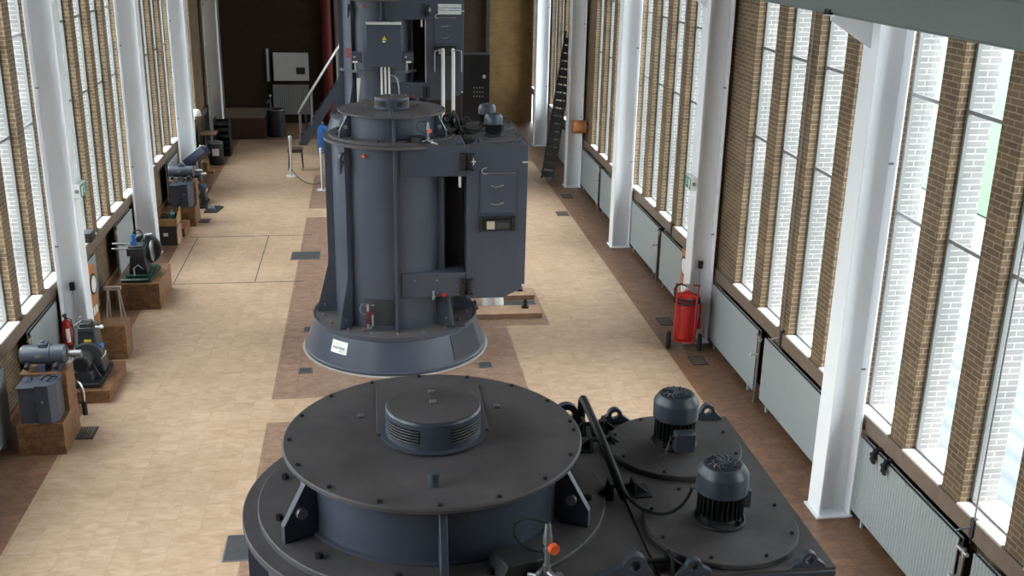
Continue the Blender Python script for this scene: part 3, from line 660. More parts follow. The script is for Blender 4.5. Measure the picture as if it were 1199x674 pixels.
# ------------------------------------------------------------------ red extinguishers
t = thing('wheeled_extinguisher', 'red wheeled fire extinguisher with two black wheels by the right wall', 'fire extinguisher', (5.02, 15.70, 0), D(-18))
b = MB().lathe([(0, .17), (.13, .17), (.18, .22), (.185, .26), (.185, .82), (.17, .90), (.10, .965), (.05, .98), (.05, 1.02), (0, 1.02)], n=40).build('tank', RED, t)
for z in (.36, .76): MB().torus((0, 0, z), .186, .007, n=40).build('tank_band', RED, b)
m = MB()
for s in (-1, 1): m.tube([(s*.15, -.13, .17), (s*.155, -.20, .30), (s*.155, -.20, .80), (s*.16, -.18, .98)] + [(s*.17, -.10, 1.02), (s*.19, .20, 1.04)], .014).tube([(s*.155, -.2, .8), (s*.18, .18, 1.03)], .011)
m.tube([(-.19, .2, 1.04), (.19, .2, 1.04)], .014).tube([(-.17, -.15, .18), (.17, -.15, .18)], .014).tube([(-.16, -.18, .98), (.16, -.18, .98)], .014).build('trolley_frame', RED, t)
for s in (-1, 1):
    MB().torus((s*.25, -.02, .145), .105, .04, 'x', 28, 10).build('wheel', BLACKR, t)
    MB().cyl((s*.23, -.02, .145), (s*.275, -.02, .145), .075, n=20).build('wheel_hub', DPLATE, t)
MB().cyl((-.25, -.02, .145), (.25, -.02, .145), .014, n=10).build('axle', STEEL, t)
MB().torus((0, -.01, .84), .205, .02, 'z', 36, 8).torus((0, -.01, .90), .19, .02, 'z', 36, 8).tube(bez((-.19, 0, .9), (-.25, 0, 1.1), (-.1, 0, 1.16), (.0, 0, 1.06)), .016).build('hose', BLACKR, t)
MB().cyl((0, 0, 1.02), (0, 0, 1.10), .025, n=12).box(-.08, -.012, 1.10, .08, .012, 1.12).build('valve_head', CHROME, t)
MB().tube([(.225, .06, .78), (.225, .06, .56)], .018).cyl((.225, .06, .56), (.225, .06, .36), .022, .035, n=12).build('horn', RED, t)
t = thing('fire_extinguisher', 'small red fire extinguisher hanging by the left column above the pump', 'fire extinguisher', (-4.60, 15.80, .28))
MB().lathe([(0, 0), (.065, 0), (.075, .02), (.075, .40), (.06, .45), (.025, .48), (.025, .50), (0, .50)], n=28).build('tank', RED, t)
MB().lathe([(.0755, .04), (.077, .04), (.077, .09), (.0755, .09)], n=28, closed=True).build('black_band', BLACK, t)
MB().cyl((0, 0, .5), (0, 0, .56), .02, n=10).box(-.02, -.07, .55, .02, .02, .575).tube([(0, -.03, .53), (.09, -.04, .5), (.1, -.02, .3), (.085, -.01, .1)], .009).build('valve_head', BLACK, t)
MB().lathe([(.0756, .14), (.077, .14), (.077, .36), (.0756, .36)], n=10, a0=D(-85), a1=D(-40), closed=True).build('white_label', WHITEP, t)
MB().box(-.03, .075, .1, .03, .125, .4).build('wall_bracket', STEEL, t)

# ------------------------------------------------------------------ signs, cases and boxes on the columns
def exit_sign(label, x, y, z, sg):
    t = thing('exit_sign', label, 'exit sign', (x, y, z))
    MB().box(0, -.17, -.10, -sg*.10, .17, .10).build('housing', WHITEP, t, bevel=.006)
    f = MB().box(-sg*.101, -.155, -.088, -sg*.106, .155, .088).build('green_face', GREEN, t)
    m = MB(); u = Vector((0, 1, 0)); X = -sg*.106; q = (-sg*.003, 0, 0)
    m.prism([(-.13, -.07), (-.06, -.07), (-.06, .07), (-.13, .07)], (X, 0, 0), u, (0, 0, 1), q)            # door
    m.prism([(.03, .0), (.06, .0), (.055, .05), (.025, .05)], (X, 0, 0), u, (0, 0, 1), q).prism([(.03, .0), (.05, .0), (.09, -.07), (.07, -.07)], (X, 0, 0), u, (0, 0, 1), q)
    m.prism([(.03, .0), (.045, .0), (.015, -.04), (-.02, -.04), (-.02, -.025), (.008, -.025)], (X, 0, 0), u, (0, 0, 1), q).prism([(.03, .045), (.0, .02), (-.01, .03), (.03, .06)], (X, 0, 0), u, (0, 0, 1), q)
    m.prism([(.045+.016*math.cos(a), .068+.016*math.sin(a)) for a in [k*PI/6 for k in range(12)]], (X, 0, 0), u, (0, 0, 1), q)
    m.build('running_figure', WHITEP, f)
    MB().cyl((-sg*.05, -.17, 0), (-sg*.05, -.176, 0), .03, n=16).build('cable_entry', STEEL, t)
exit_sign('green running-man exit sign on the column behind the wheeled extinguisher', 5.114, 16.1, 2.70, 1)
exit_sign('green running-man exit sign on the nearest left column', -4.309, 16.1, 2.70, -1)
def dial_case(label, x, y, sg):
    t = thing('dial_case', label, 'case', (x, y, 0))
    c = MB().box(0, -.20, .04, sg*.12, .20, 1.32).build('case', ORWOOD, t, bevel=.006)
    MB().cyl((0, 0, 1.05), (-sg*.012, 0, 1.05), .17, n=36).build('dial_rim', BLACK, t)
    MB().cyl((-sg*.012, 0, 1.05), (-sg*.016, 0, 1.05), .135, n=36).build('dial', WHITEP, t)
    MB().box(-sg*.004, -.12, .56, 0, -.04, .70).box(-sg*.004, .02, .56, 0, .12, .68).build('paper_notice', WHITEP, t)
    MB().box(-sg*.003, -.17, .1, 0, .17, .5).build('door_panel', ORWOOD, t, bevel=.003)
    for dy in (-.15, .15): MB().box(sg*.02, dy-.03, 0, sg*.10, dy+.03, .04).build('foot', BLACK, t)
dial_case('narrow orange-brown case with round white dial by the wheeled extinguisher column', 5.30, 16.85, 1)
dial_case('narrow orange-brown case with round white dial behind the nearest left column', -4.36, 16.62, -1)
def orange_box(label, x, y, z, sg):
    t = thing('alarm_horn', label, 'alarm box', (x, y, z))
    MB().cyl((0, 0, 0), (-sg*.34, 0, 0), .17, n=28).build('drum', ORWOOD, t, bevel=.01)
    MB().cyl((-sg*.34, 0, 0), (-sg*.345, 0, 0), .145, n=28).build('front_face', ORWOOD, t); MB().box(0, -.03, -.05, sg*.06, .03, .05).build('bracket', STEEL, t)
orange_box('orange round box on the right wall beside the fourth column', XR-.06, 26.75, 1.66, 1)
orange_box('dim orange round box on the left wall near the far end', XL+.08, 33.4, 1.55, -1)
# sockets with conduits on the column webs
for lab, x, y, z, sg in (('black socket with thin conduit on the web of the right column behind the extinguisher', 5.32, 16.09, 1.32, 1), ('black socket with white conduit on the web of the nearest left column', -4.52, 16.09, 1.20, -1)):
    t = thing('socket', lab, 'socket', (x, y, z))
    MB().box(-.035, -.05, -.06, .035, 0, .06).build('socket_box', BLACK, t, bevel=.004)
    MB().tube([(0, -.02, -.06), (0, -.02, -.62), (.03, -.02, -.66), (sg*.12, -.02, -.68)], .01).build('conduit', WHITED, t)

# gloves on the ribbed radiator
for i, (y, l) in enumerate(((9.98, 'black work glove hung over the ribbed radiator, farther of the two'), (9.72, 'black work glove hung over the ribbed radiator, nearer of the two'))):
    t = thing('work_glove', l, 'glove', (5.497, y, 1.045))
    MB().tube([(.06, 0, .032), (.03, .0, .04), (-.02, 0, .028), (-.036, 0, -.03), (-.036, 0, -.07)], .03, 10).build('palm', BLACKR, t)
    f = MB()
    for k in range(4): f.tube([(-.036, -.036+.024*k, -.05), (-.042, -.04+.027*k, -.09), (-.034, -.042+.028*k, -.13+.012*abs(k-1.5))], .011, 8)
    f.tube([(-.02, .03, -.01), (-.035, .06, -.03), (-.03, .075, -.06)], .011, 8).build('fingers', BLACKR, t)

# window opener rods on the right piers
for y, l in ((8.13, 'window opener rod with lever on the brick pier nearest lower right'), (13.05, 'window opener rod on the pier above the second radiator joint'), (18.6, 'window opener rod on the pier beyond the exit sign')):
    t = thing('opener_rod', l, 'window opener', (XR-.03, y, 1.1))
    MB().tube([(0, 0, .05), (0, 0, 6.2)], .009).build('rod', STEEL, t)
    MB().box(-.02, -.03, .02, .028, .03, .22).build('bracket', DPLATE, t, bevel=.004)
    MB().tube([(-.02, 0, .12), (-.08, .03, .1), (-.13, .06, .06)], .011).build('lever', STEEL, t)
    MB().tube([(0, 0, .02), (0, 0, -.045)], .014).build('rod_end', BLACK, t)

# ------------------------------------------------------------------ equipment along the left wall
def plinth(label, x0, y0, x1, y1, z, extra=None):
    t = tag(MB().box(x0, y0, 0, x1, y1, z).build('machine_plinth', PLINTH, bevel=.006), label, 'plinth') if not extra else None
    if extra:
        m = MB().prism([(y0, 0), (y1, 0), (y1, extra[1]), (extra[0], extra[1]), (extra[0], z), (y0, z)], (x0, 0, 0), (0, 1, 0), (0, 0, 1), (x1-x0, 0, 0))
        t = tag(m.build('machine_plinth', PLINTH, bevel=.006), label, 'plinth')
    return t
def tank(label, loc):
    t = thing('oil_tank', label, 'tank', loc)
    b = MB().box(-.23, -.17, 0, -.02, .17, .47).build('body', PAINT, t, bevel=.008)
    MB().prism([(-.02, -.19), (.14, -.19), (.22, -.10), (.22, .17), (-.02, .17)], (0, 0, 0), (1, 0, 0), (0, 1, 0), (0, 0, .50)).build('side_tank', PAINT, t, bevel=.008)
    l = MB().box(-.245, -.185, .47, -.02, .18, .50).build('lid', FANPNT, t, bevel=.008); MB().tube(bez((-.16, -.02, .50), (-.16, -.0, .55), (-.12, .08, .55), (-.12, .10, .50)), .012).build('lid_handle', FANPNT, l)
    MB().prism([(-.02, -.195), (.145, -.195), (.228, -.105), (.228, .175), (-.02, .175)], (0, 0, .50), (1, 0, 0), (0, 1, 0), (0, 0, .018)).build('side_lid', FANPNT, t)
    MB().cyl((.06, -.19, .30), (.06, -.21, .30), .016, n=10).build('drain_screw', STEEL, t)
    MB().tube(bez((.02, 0, .518), (.05, .0, .58), (.12, .05, .58), (.12, .1, .52)), .01).tube(bez((.1, -.05, .518), (.14, -.04, .57), (.17, .05, .57), (.18, .1, .52)), .01).build('oil_line', BLACKR, t)
    return t
def drive(label, loc):
    t = thing('drive_motor', label, 'motor', loc)
    m = MB().lathe([(0, -.28), (.10, -.28), (.125, -.25), (.125, .06), (.135, .06), (.135, .09), (.125, .09), (.125, .26), (.09, .29), (0, .29)], n=36)
    m.v = [(z, x, y) for x, y, z in m.v]; b = m.build('housing', FANPNT, t)
    MB().box(-.07, -.14, -.19, .03, .14, -.10).box(.12, -.14, -.19, .2, .14, -.10).build('foot', PAINT, t)
    MB().cyl((.28, 0, 0), (.46, 0, 0), .045, n=20).build('shaft_sleeve', STEEL, t)
    MB().box(-.05, -.06, .11, .06, .06, .165).cyl((0, 0, .165), (0, 0, .19), .025, n=12).build('terminal_box', FANPNT, t, bevel=.008)
    MB().box(-.08, -.128, .0, .0, -.122, .04).build('name_plate', CHROME, t)
    for sx in (-.18, .18): MB().cyl((sx, -.12, -.09), (sx, -.19, -.12), .035, n=16).build('port', BLACK, t)
    return t
def pump(label, loc):
    t = thing('rotary_pump', label, 'pump', loc)
    MB().box(-.22, -.40, 0, .22, .44, .06).build('base_plate', BLACK, t, bevel=.008)
    b = MB().prism([(-.19, .06), (.20, .06), (.13, .42), (.11, .70), (-.13, .70), (-.15, .42)], (0, .04, 0), (1, 0, 0), (0, 0, 1), (0, .30, 0)).build('body', PUMPG, t, bevel=.02)
    MB().box(-.11, .0, .70, .11, .30, .76).box(-.09, .02, .76, .06, .22, .82).build('top_block', PUMPG, t, bevel=.01)
    MB().box(-.05, .032, .50, .05, .04, .57).build('yellow_plate', YELLOW, t)['label'] = 'yellow plate'
    m = MB().cyl((0, -.05, .34), (0, .04, .34), .20, n=40).cyl((-.04, -.30, .32), (-.04, -.04, .32), .12, n=36).cyl((-.04, -.302, .32), (-.04, -.29, .32), .11, n=36); m.build('drive_wheel', PUMPG, t, bevel=.006)
    MB().cyl((-.04, -.315, .32), (-.04, -.30, .32), .095, n=32).build('wheel_face', BLACK, t)
    MB().prism([(.09, .06), (.19, .06), (.10, .28)], (0, -.18, 0), (1, 0, 0), (0, 0, 1), (0, .03, 0)).build('guard', PUMPG, t)
    MB().box(-.16, -.30, .06, .10, -.05, .20).build('bearing_foot', PUMPG, t, bevel=.01)
    MB().cyl((.13, .1, .46), (.19, .08, .46), .04, n=20).build('blue_cap', BLUE, t)['label'] = 'blue cap'
    MB().cyl((.10, .1, .74), (.20, .06, .75), .016, n=10).sph((.21, .055, .755), .03).build('lever_knob', WHITED, t)
    MB().tube([(-.16, .1, .1), (-.18, .05, .5), (-.16, .06, .78), (-.05, .08, .86), (.04, .1, .82)], .012).cyl((-.08, .1, .82), (-.08, .1, .90), .025, n=12).build('pipework', STEEL, t)
    MB().tube([(.18, -.05, .3), (.24, -.04, .36), (.24, .02, .40)], .01).build('drip_pipe', STEEL, t)
    return t
plinth('brown tiled two-step plinth carrying the grey oil tank at far left', -4.50, 12.86, -3.93, 13.60, .44, (13.24, .97))
tk = tank('blue-grey oil tank on the brown plinth nearest the camera at left', (-4.20, 13.04, .442))
dv = drive('grey drive motor lying on the plinth behind the nearest oil tank', (-4.22, 13.42, 1.162))
plinth('low brown tiled plinth under the black rotary pump', -4.50, 14.40, -3.72, 15.50, .19)
pm = pump('black rotary pump with yellow plate on the low brown plinth', (-4.08, 14.90, .192))
plinth('brown tiled block with nothing on it behind the black rotary pump', -4.20, 16.02, -3.80, 16.42, .56)
plinth('wide brown tiled plinth carrying the engine with flywheel', -4.45, 18.30, -3.70, 19.48, .48)
t = thing('steel_elbow', 'chrome bent pipe between the oil tank plinth and the pump plinth', 'pipe', (-3.98, 14.05, 0))
MB().cyl((0, 0, 0), (0, 0, .20), .035, n=16).build('black_sleeve', BLACK, t); MB().tube([(0, 0, .2), (0, 0, .36), (-.03, .0, .46), (-.1, 0, .52), (-.2, 0, .53)], .028, 12).build('bent_pipe', CHROME, t)
# engine with flywheel
t = thing('stationary_engine', 'black stationary engine with flywheel and blue fitting on a green base at left', 'engine', (-4.08, 18.78, .482))
MB().box(-.26, -.42, 0, .24, .50, .05).box(-.20, -.30, .05, .20, .40, .09).build('base', DKGREEN, t, bevel=.006)
MB().prism([(-.16, .09), (.16, .09), (.12, .42), (-.12, .42)], (0, -.22, 0), (1, 0, 0), (0, 0, 1), (0, .34, 0)).build('crankcase', BLACK, t, bevel=.012)
MB().box(-.17, -.22, .42, .13, .10, .56).box(-.14, -.20, .56, .10, .06, .60).build('cylinder_head', PUMPG, t, bevel=.008)
w = MB().torus((.06, .26, .42), .25, .035, 'y', 40, 8); w.cyl((.06, .25, .42), (.06, .27, .42), .22, n=36).cyl((.06, .19, .42), (.06, .32, .42), .06, n=20); w.build('flywheel', PUMPG, t)
MB().torus((.20, .12, .42), .17, .02, 'x', 32, 8).cyl((.19, .12, .42), (.21, .12, .42), .15, n=30).build('belt_wheel', STEEL, t)
MB().cyl((-.06, -.08, .60), (-.06, -.08, .78), .04, n=16).box(-.10, -.12, .60, -.02, -.04, .66).build('blue_fitting', BLUE, t)['label'] = 'blue fitting'
MB().tube(arc((.02, -.08, .78), .08, PI, 0, 10)+[(.10, -.08, .66)], .01).build('hose', BLACKR, t)
MB().tube([(-.12, -.1, .60), (-.30, -.1, .62), (-.42, -.1, .62)], .016).tube([(-.12, -.1, .52), (-.44, -.1, .53)], .016).tube([(.05, 0, .6), (.12, 0, .74), (.24, 0, .76)], .018).build('pipework', CHROME, t)
MB().tube([(-.05, -.3, .09), (-.06, -.28, .22), (.02, -.28, .28), (.1, -.28, .2)], .014).tube([(-.26, -.44, .06), (.1, -.44, .06), (.2, -.4, .06)], .012).build('front_pipe', CHROME, t)
# trestle on the floor
t = thing('trestle', 'small grey timber trestle standing before the engine plinth', 'trestle', (-4.24, 17.35, 0))
MB().box(-.14, -.03, .70, .12, .03, .76).build('beam', OLDTIM, t)
for sx in (-.09, .08):
    for sy in (-1, 1): MB().tube([(sx, sy*.02, .72), (sx+(.05 if sx > 0 else -.04), sy*.16, 0.008)], .016, 6).build('leg', OLDTIM, t)
# crate and carton with bottles
t = thing('dark_crate', 'dark wooden crate with white sticker on the floor, tray of bottles on top', 'crate', (-4.22, 22.55, 0))
MB().box(-.20, -.25, .0, .17, .28, .42).build('body', plain('dark_crate_wood', (.03, .022, .018), .7), t, bevel=.006); MB().box(-.10, -.256, .20, -.01, -.25, .27).build('white_sticker', WHITEP, t)
MB().prism([(-.25, 0), (.28, 0), (.28, .36), (-.1, .40), (-.25, .30)], (.172, 0, 0), (0, 1, 0), (0, 0, 1), (.012, 0, 0)).build('side_board', TIMBER, t)
t = thing('bottle_tray', 'shallow brown cardboard tray with black lining on the dark crate', 'tray', (-4.22, 22.55, .422))
MB().box(-.22, -.27, 0, .19, -.255, .16).box(-.22, .27, 0, .19, .285, .16).box(-.22, -.255, 0, -.205, .27, .16).box(-.205, -.255, 0, .175, .27, .012).prism([(-.27, 0), (.285, 0), (.285, .30), (-.27, .16)], (.175, 0, 0), (0, 1, 0), (0, 0, 1), (.015, 0, 0)).build('box', CARD, t)
t = thing('kettle', 'black round kettle in the cardboard tray', 'kettle', (-4.31, 22.50, .436)); MB().lathe([(0, 0), (.08, 0), (.095, .05), (.08, .12), (.04, .15), (0, .155)], n=24).build('body', BLACK, t); MB().tube(arc((0, 0, .13), .07, 0, PI, 10), .008).build('handle', BLACK, t)
t = thing('spray_bottle', 'teal plastic bottle standing in the cardboard tray', 'bottle', (-4.16, 22.58, .436)); MB().lathe([(0, 0), (.05, 0), (.055, .02), (.055, .17), (.02, .22), (0, .22)], n=20).build('body', TEAL, t); MB().cyl((0, 0, .22), (0, 0, .26), .022, n=12).build('cap', TEAL, t)
t = thing('oil_can', 'small dark can with red top in the cardboard tray', 'can', (-4.10, 22.72, .436)); MB().cyl((0, 0, 0), (0, 0, .16), .045, n=20).build('body', BLACK, t); MB().cyl((0, 0, .16), (0, 0, .19), .02, n=12).build('cap', RED, t)
plinth('small low brown block between crate and grey pump unit', -4.30, 22.95, -4.0, 23.72, .18)
plinth('brown two-step plinth under the second grey oil tank', -4.48, 23.78, -3.88, 24.46, .44, (24.16, .95))
dup(tk, (-4.15, 23.975, .442), 'grey oil tank beyond the crate of bottles')
dup(dv, (-4.20, 24.32, 1.142), 'grey drive motor lying behind the second oil tank')
dup(pm, (-4.12, 25.75, .002), 'dark rotary pump on the floor behind the second oil tank')
t = thing('black_mat', 'black mat lying on floor at left with a silver part on it', 'mat', (-3.72, 25.25, 0)); MB().prism([(-.16, -.30), (.14, -.30), (.24, .22), (.12, .34), (-.16, .30)], (0, 0, .001), (1, 0, 0), (0, 1, 0), (0, 0, .02)).build('mat', BLACKR, t)
t = thing('silver_part', 'silver machine part lying on the black mat', 'machine part', (-3.74, 25.3, .022)); MB().box(-.08, -.12, 0, .06, .10, .05).build('block', STEEL, t, bevel=.01); MB().cyl((0, .05, .05), (0, .05, .12), .03, n=12).tube([(.05, -.1, .03), (.1, -.15, .02)], .015).build('stud', CHROME, t)
# navy lectern
t = thing('lectern', 'navy slanted lectern with white papers against the left wall', 'lectern', (-4.22, 26.62, 0))
Mx = Matrix.Translation((0, 0, 1.02)) @ Matrix.Rotation(D(-38), 4, 'Y') @ Matrix.Rotation(D(-18), 4, 'X')
MB().box(-.30, -.22, -.12, .30, .22, .06, Mx).build('desk', NAVY, t, bevel=.01); MB().box(-.27, -.18, .062, .27, .18, .075, Mx).build('papers', WHITEP, t); MB().box(.27, -.2, .06, .29, .2, .10, Mx).build('stop_edge', WHITED, t)
MB().cyl((0, 0, .02), (0, 0, .96), .035, n=14).build('post', STEEL, t); MB().cyl((0, 0, 0), (0, 0, .02), .16, n=24).build('foot', BLACK, t)
t = thing('brown_box', 'brown cardboard box on the floor beyond the navy lectern', 'box', (-4.50, 29.4, 0)); MB().box(-.15, -.2, 0, .15, .2, .30).build('carton', CARD, t, bevel=.004); MB().box(.15, -.2, .0, .30, .15, .06).build('flap', CARD, t); MB().box(-.03, -.201, .0, .03, .201, .302).build('tape', BEIGEPL, t)
t = thing('work_table', 'small plank table against the left wall beyond the lectern', 'table', (-4.6, 31.15, 0)); MB().box(-.15, -.28, .72, .28, .3, .76).build('top', TIMBER, t)
for sx in (-.12, .25):
    for sy in (-.24, .24): MB().box(sx-.02, sy-.02, 0, sx+.02, sy+.02, .72).build('leg', BLACK, t)
t = thing('black_barrel', 'black barrel with white label by the left wall', 'barrel', (-4.27, 30.42, 0)); MB().lathe([(0, 0), (.20, 0), (.21, .02), (.21, .2), (.215, .21), (.21, .22), (.21, .4), (.215, .41), (.21, .42), (.21, .6), (.20, .62), (.19, .61), (0, .61)], n=32).build('drum', BLACK, t)
MB().lathe([(.212, .27), (.216, .27), (.216, .47), (.212, .47)], n=8, a0=D(-110), a1=D(-60), closed=True).build('white_label', WHITEP, t); MB().torus((0, 0, .61), .195, .012).build('rim', STEEL, t)
for k in range(6):
    tag(MB().box(-.22, -.25, 0, .22, .25, .012).box(-.22, -.25, .012, -.20, .25, .179).box(.20, -.25, .012, .22, .25, .179).box(-.2, -.25, .012, .2, -.235, .11).box(-.2, .235, .012, .2, .25, .11).build('black_tray', BLACKR, loc=(-4.22, 31.7, .001+.18*k)), ['lowest black tray of the stack behind the barrel', 'second black tray from the floor in the stack behind the barrel', 'third black tray from the floor behind the barrel', 'fourth black tray from the floor behind the barrel', 'second from top black tray in the stack behind the barrel', 'topmost black tray of the stack behind the barrel'][k], 'tray', 'black trays stacked by the left wall')
    if k: pass
t = thing('white_dome', 'white dome lamp on the window ledge far down the left wall', 'lamp', (-4.742, 30.5, 1.313)); MB().lathe([(.14, .03), (.14, .07), (.125, .14), (.08, .20), (0, .22)], n=28).build('dome', WHITEP, t); MB().cyl((0, 0, 0), (0, 0, .035), .10, n=24).build('base', BLACK, t)
t = thing('speaker_box', 'small grey box standing on the left window ledge beyond the exit sign', 'box', (-4.78, 18.2, 1.312)); MB().box(-.06, -.16, 0, .10, .16, .16).build('case', DPLATE, t, bevel=.012); MB().box(.1, -.13, .02, .104, .13, .14).build('grille', BLACK, t)

# ------------------------------------------------------------------ the dim far end
t = thing('brick_plinth', 'dark brown brick block against the far left corner', 'block', (-3.95, 34.9, 0)); MB().box(-.72, -.8, 0, .70, .9, .66).build('block', plain('dark_brown_block', (.07, .03, .018), .8, var=.3, scale=10), t); MB().box(-.74, -.82, .66, .72, .92, .70).build('cap', LEDGE, t)
t = thing('wall_cabinet', 'off-white cabinet with small dark screen on the far wall', 'cabinet', (-2.53, YB, 1.44)); MB().box(-.58, -.18, 0, .58, 0, .92).build('case', WHITED, t, bevel=.01); MB().box(.17, -.185, .22, .46, -.18, .44).build('dark_screen', INK, t)
t = thing('tube_lamp', 'vertical white tube lamp left of the cabinet on the far wall', 'lamp', (-3.30, YB, 1.4)); MB().box(-.06, -.05, 0, .06, 0, 1.1).build('base', STEEL, t); MB().cyl((0, -.08, .03), (0, -.08, 1.07), .035, n=14).build('tube', WHITED, t)
radx = thing('radiator', 'ribbed grey radiator below the white cabinet on the far wall', 'radiator', (-2.57, YB-.1, 0)); MB().box(-.6, -.03, .30, .6, .03, 1.30).build('panel', stripe_mat('far_radiator_ribs', (.16, .17, .17), (.30, .31, .31), 14, 0), radx); 
for s in (-.45, .45): MB().box(s-.03, -.02, 0, s+.03, .02, .3).build('foot', STEEL, radx)
t = thing('oil_drum', 'black oil drum with pump on top below the far white cabinet', 'drum', (-2.92, 34.6, 0)); MB().lathe([(0, 0), (.28, 0), (.29, .03), (.29, .28), (.30, .29), (.29, .30), (.29, .55), (.30, .56), (.29, .57), (.29, .84), (.27, .86), (0, .85)], n=36).build('drum', BLACK, t); MB().torus((0, 0, .85), .28, .014).build('rim', STEEL, t)
MB().tube([(-.15, 0, .85), (-.15, 0, 1.1), (-.2, -.05, 1.15), (-.24, -.1, 1.05)], .018).sph((-.15, 0, 1.28), .05).tube([(-.15, 0, 1.1), (-.15, 0, 1.28)], .012).build('hand_pump', STEEL, t)
t = thing('red_pipe', 'tall dark red pipe rising at the far wall left of the stair', 'pipe', (-1.30, YB-.30, 0)); MB().cyl((0, 0, .03), (0, 0, 9.5), .16, n=28).build('riser', REDDARK, t); MB().cyl((0, 0, 0), (0, 0, .03), .24, n=28).build('flange', REDDARK, t)
t = thing('grey_pilaster', 'grey square pilaster on the far wall right of the red pipe', 'pillar', (-.86, YB-.001, 0)); MB().box(-.18, -.2, .1, .18, 0, 9.5).build('shaft', PLASTER, t); MB().box(-.2, -.22, 0, .2, 0, .1).build('foot', PLASTER, t)
t = thing('control_cabinet', 'tall black control cabinet with rows of small lamps right of the farthest motor', 'cabinet', (3.06, 30.3, 0)); MB().box(-.42, -.3, .1, .34, .3, 3.1).build('case', BLACK, t, bevel=.01); MB().box(-.4, -.28, 0, .32, .28, .1).build('foot', BLACK, t)
copies(MB().cyl((0, 0, 0), (0, -.015, 0), .022, n=10).build('indicator', STEEL, t), [(-.10+.08*i, -.3, 1.95+.12*j) for j in range(3) for i in range(4)]); MB().cyl((.18, -.3, 2.5), (.18, -.33, 2.5), .05, n=16).build('gauge', WHITED, t)
t = thing('grey_post', 'slim steel post at the left edge of the lit brick part of the far wall', 'pillar', (4.10, YB-.12, 0)); MB().box(-.05, -.05, .02, .05, .05, 9.5).build('shaft', DPLATE, t); MB().box(-.1, -.1, 0, .1, .1, .02).build('foot', DPLATE, t)
# steep stair up to the raised motor
t = thing('steel_stair', 'steep steel stair with bright handrails rising to the farthest motor', 'stair', (-2.12, 33.0, 0))
for s, y in ((-1, 0), (1, .75)): MB().prism([(0, 0), (.22, 0), (1.35, 1.72), (1.35, 1.98), (1.22, 1.98), (-.02, .10)], (0, y, 0), (1, 0, 0), (0, 0, 1), (0, .03, 0)).build('stringer', PAINT, t)
for k in range(7): MB().box(.02+.16*k, .03, .22+.24*k, .25+.16*k, .75, .25+.24*k).build('tread', DPLATE, t)
MB().box(1.2, .0, 1.96, 1.9, .78, 2.0).build('landing', DPLATE, t)
for y in (0.015, .765):
    r = MB().tube([(0, y, 1.0), (1.22, y, 2.86), (1.30, y, 2.95), (1.32, y, 3.2)], .028, 10).build('handrail', CHROME, t)
    for x, z0, z1 in ((.03, .08, 1.04), (.40, .62, 1.60), (1.22, 1.95, 2.86)): MB().tube([(x, y, z0), (x, y, z1)], .02).build('rail_post', STEEL, r)
t = thing('gas_cylinder', 'blue cylinder standing on the floor left of the middle motor', 'cylinder', (-1.36, 31.9, 0)); MB().lathe([(0, 0), (.15, 0), (.16, .02), (.16, .66), (.14, .75), (.08, .81), (.04, .83), (.04, .86), (0, .86)], n=32).build('body', BLUE, t); MB().cyl((0, 0, .86), (0, 0, .93), .03, n=12).build('valve', STEEL, t)
def post(label, x, y):
    t = thing('barrier_post', label, 'barrier post', (x, y, 0), 0, 'white barrier posts'); MB().cyl((0, 0, .02), (0, 0, 1.02), .032, n=16).build('pole', WHITED, t); MB().cyl((0, 0, 0), (0, 0, .02), .15, n=24).build('foot', WHITED, t); MB().sph((0, 0, 1.06), .05).cyl((0, 0, .99), (0, 0, 1.02), .055, n=16).build('ball_top', WHITED, t)
post('white barrier post by the stool, left of the stair foot', -2.09, 28.75); post('white barrier post directly in front of the blue cylinder', -1.21, 27.1)
tag(MB().tube(bez((-2.07, 28.69, .20), (-1.9, 28.3, -.02), (-1.5, 27.5, -.02), (-1.24, 27.16, .20), 24), .012, 6).build('barrier_chain', BLACK), 'thin dark chain sagging to the floor between the two white posts', 'chain')
t = thing('stool', 'low stool with brown seat and thin dark legs behind the white barrier post', 'stool', (-2.02, 29.6, 0)); MB().box(-.20, -.18, .50, .20, .18, .60).build('seat', plain('dark_brown_seat', (.06, .03, .02), .7), t, bevel=.012)
for sx in (-.17, .17):
    for sy in (-.15, .15): MB().tube([(sx, sy, .5), (sx*1.15, sy*1.15, .008)], .012, 6).build('leg', BLACK, t)
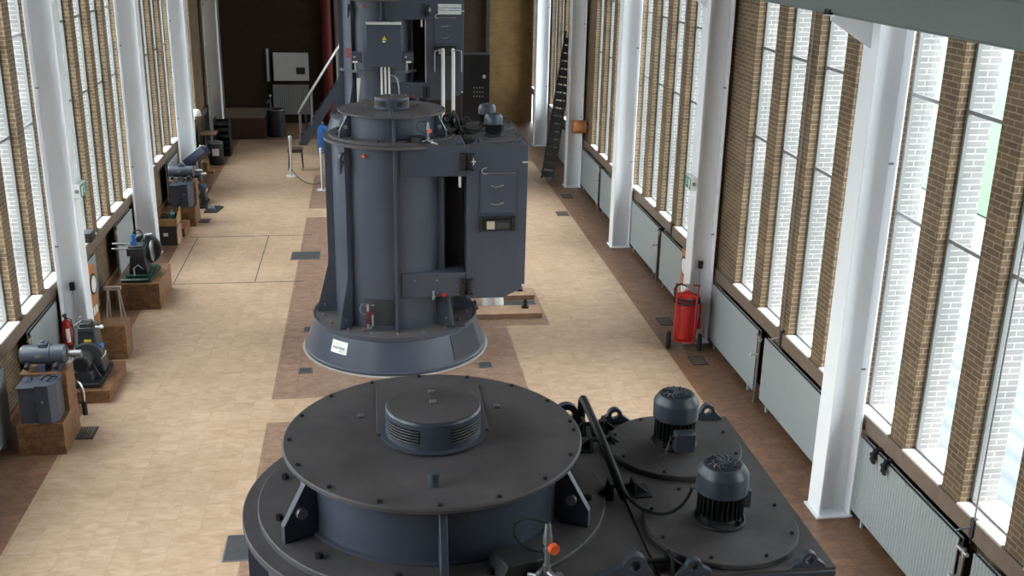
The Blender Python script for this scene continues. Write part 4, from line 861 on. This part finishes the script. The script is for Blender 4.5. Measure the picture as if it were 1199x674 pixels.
# leaning cable ladder on the right
A = Vector((4.76, 27.95, .03)); B = Vector((5.44, 28.75, 3.86)); dd = (B-A); L = dd.length; dn = dd.normalized(); side = Vector((0.93, -.36, 0)); side = (side-dn*side.dot(dn)).normalized(); nn = dn.cross(side)
t = thing('cable_ladder', 'long black cable ladder leaning against the right wall', 'ladder', A)
Ml = Matrix((side, dn, nn)).transposed().to_4x4()
for s in (-1, 1): MB().box(s*.15-.02, 0, -.03, s*.15+.02, L, .05, Ml).build('side_rail', BLACK, t)
m = MB()
for k in range(18): m.box(-.14, .05+k*.21, -.02, .14, .05+k*.21+.17, .01, Ml)
m.build('rung', BLACK, t)
m = MB()
for k in range(9): m.box(.171, .2+k*.43, .0, .176, .2+k*.43+.08, .03, Ml)
m.build('bright_clip', WHITED, t)

# ------------------------------------------------------------------ light: overcast sky through the windows
w = bpy.data.worlds.new('overcast_sky'); S.world = w; w.use_nodes = True; nt = w.node_tree
bg = nt.nodes['Background']; bg.inputs['Strength'].default_value = 18.0
tc = nt.nodes.new('ShaderNodeTexCoord'); sz = nt.nodes.new('ShaderNodeSeparateXYZ'); nt.links.new(tc.outputs['Generated'], sz.inputs[0])
rp = nt.nodes.new('ShaderNodeValToRGB'); nt.links.new(sz.outputs[2], rp.inputs['Fac'])
e = rp.color_ramp.elements; e[0].position = 0; e[0].color = (.30, .315, .33, 1); e[1].position = .75; e[1].color = (.93, .97, 1, 1)
nt.links.new(rp.outputs['Color'], bg.inputs['Color'])

# ------------------------------------------------------------------ camera
cam = bpy.data.cameras.new('camera'); co = bpy.data.objects.new('camera', cam); COL.objects.link(co); S.camera = co
f, yaw, pitch, roll = 1248.65, .137251958, .326929641, .0195717124
cy, sy, cp, sp, cr, sr = math.cos(yaw), math.sin(yaw), math.cos(pitch), math.sin(pitch), math.cos(roll), math.sin(roll)
F = Vector((sy*cp, cy*cp, -sp)); Rt = Vector((cy, -sy, 0)); U = Rt.cross(F)
R2 = Rt*cr+U*sr; U2 = -Rt*sr+U*cr
co.matrix_world = Matrix.Translation((0, 0, 6.5)) @ Matrix((R2, U2, -F)).transposed().to_4x4()
cam.sensor_width = 36; cam.lens = 36*f/1199; cam.clip_start = .05; cam.clip_end = 400
v = S.view_settings; v.view_transform = 'Standard'; v.look = 'None'; v.gamma = 1; v.use_curve_mapping = False; v.exposure = 0.0
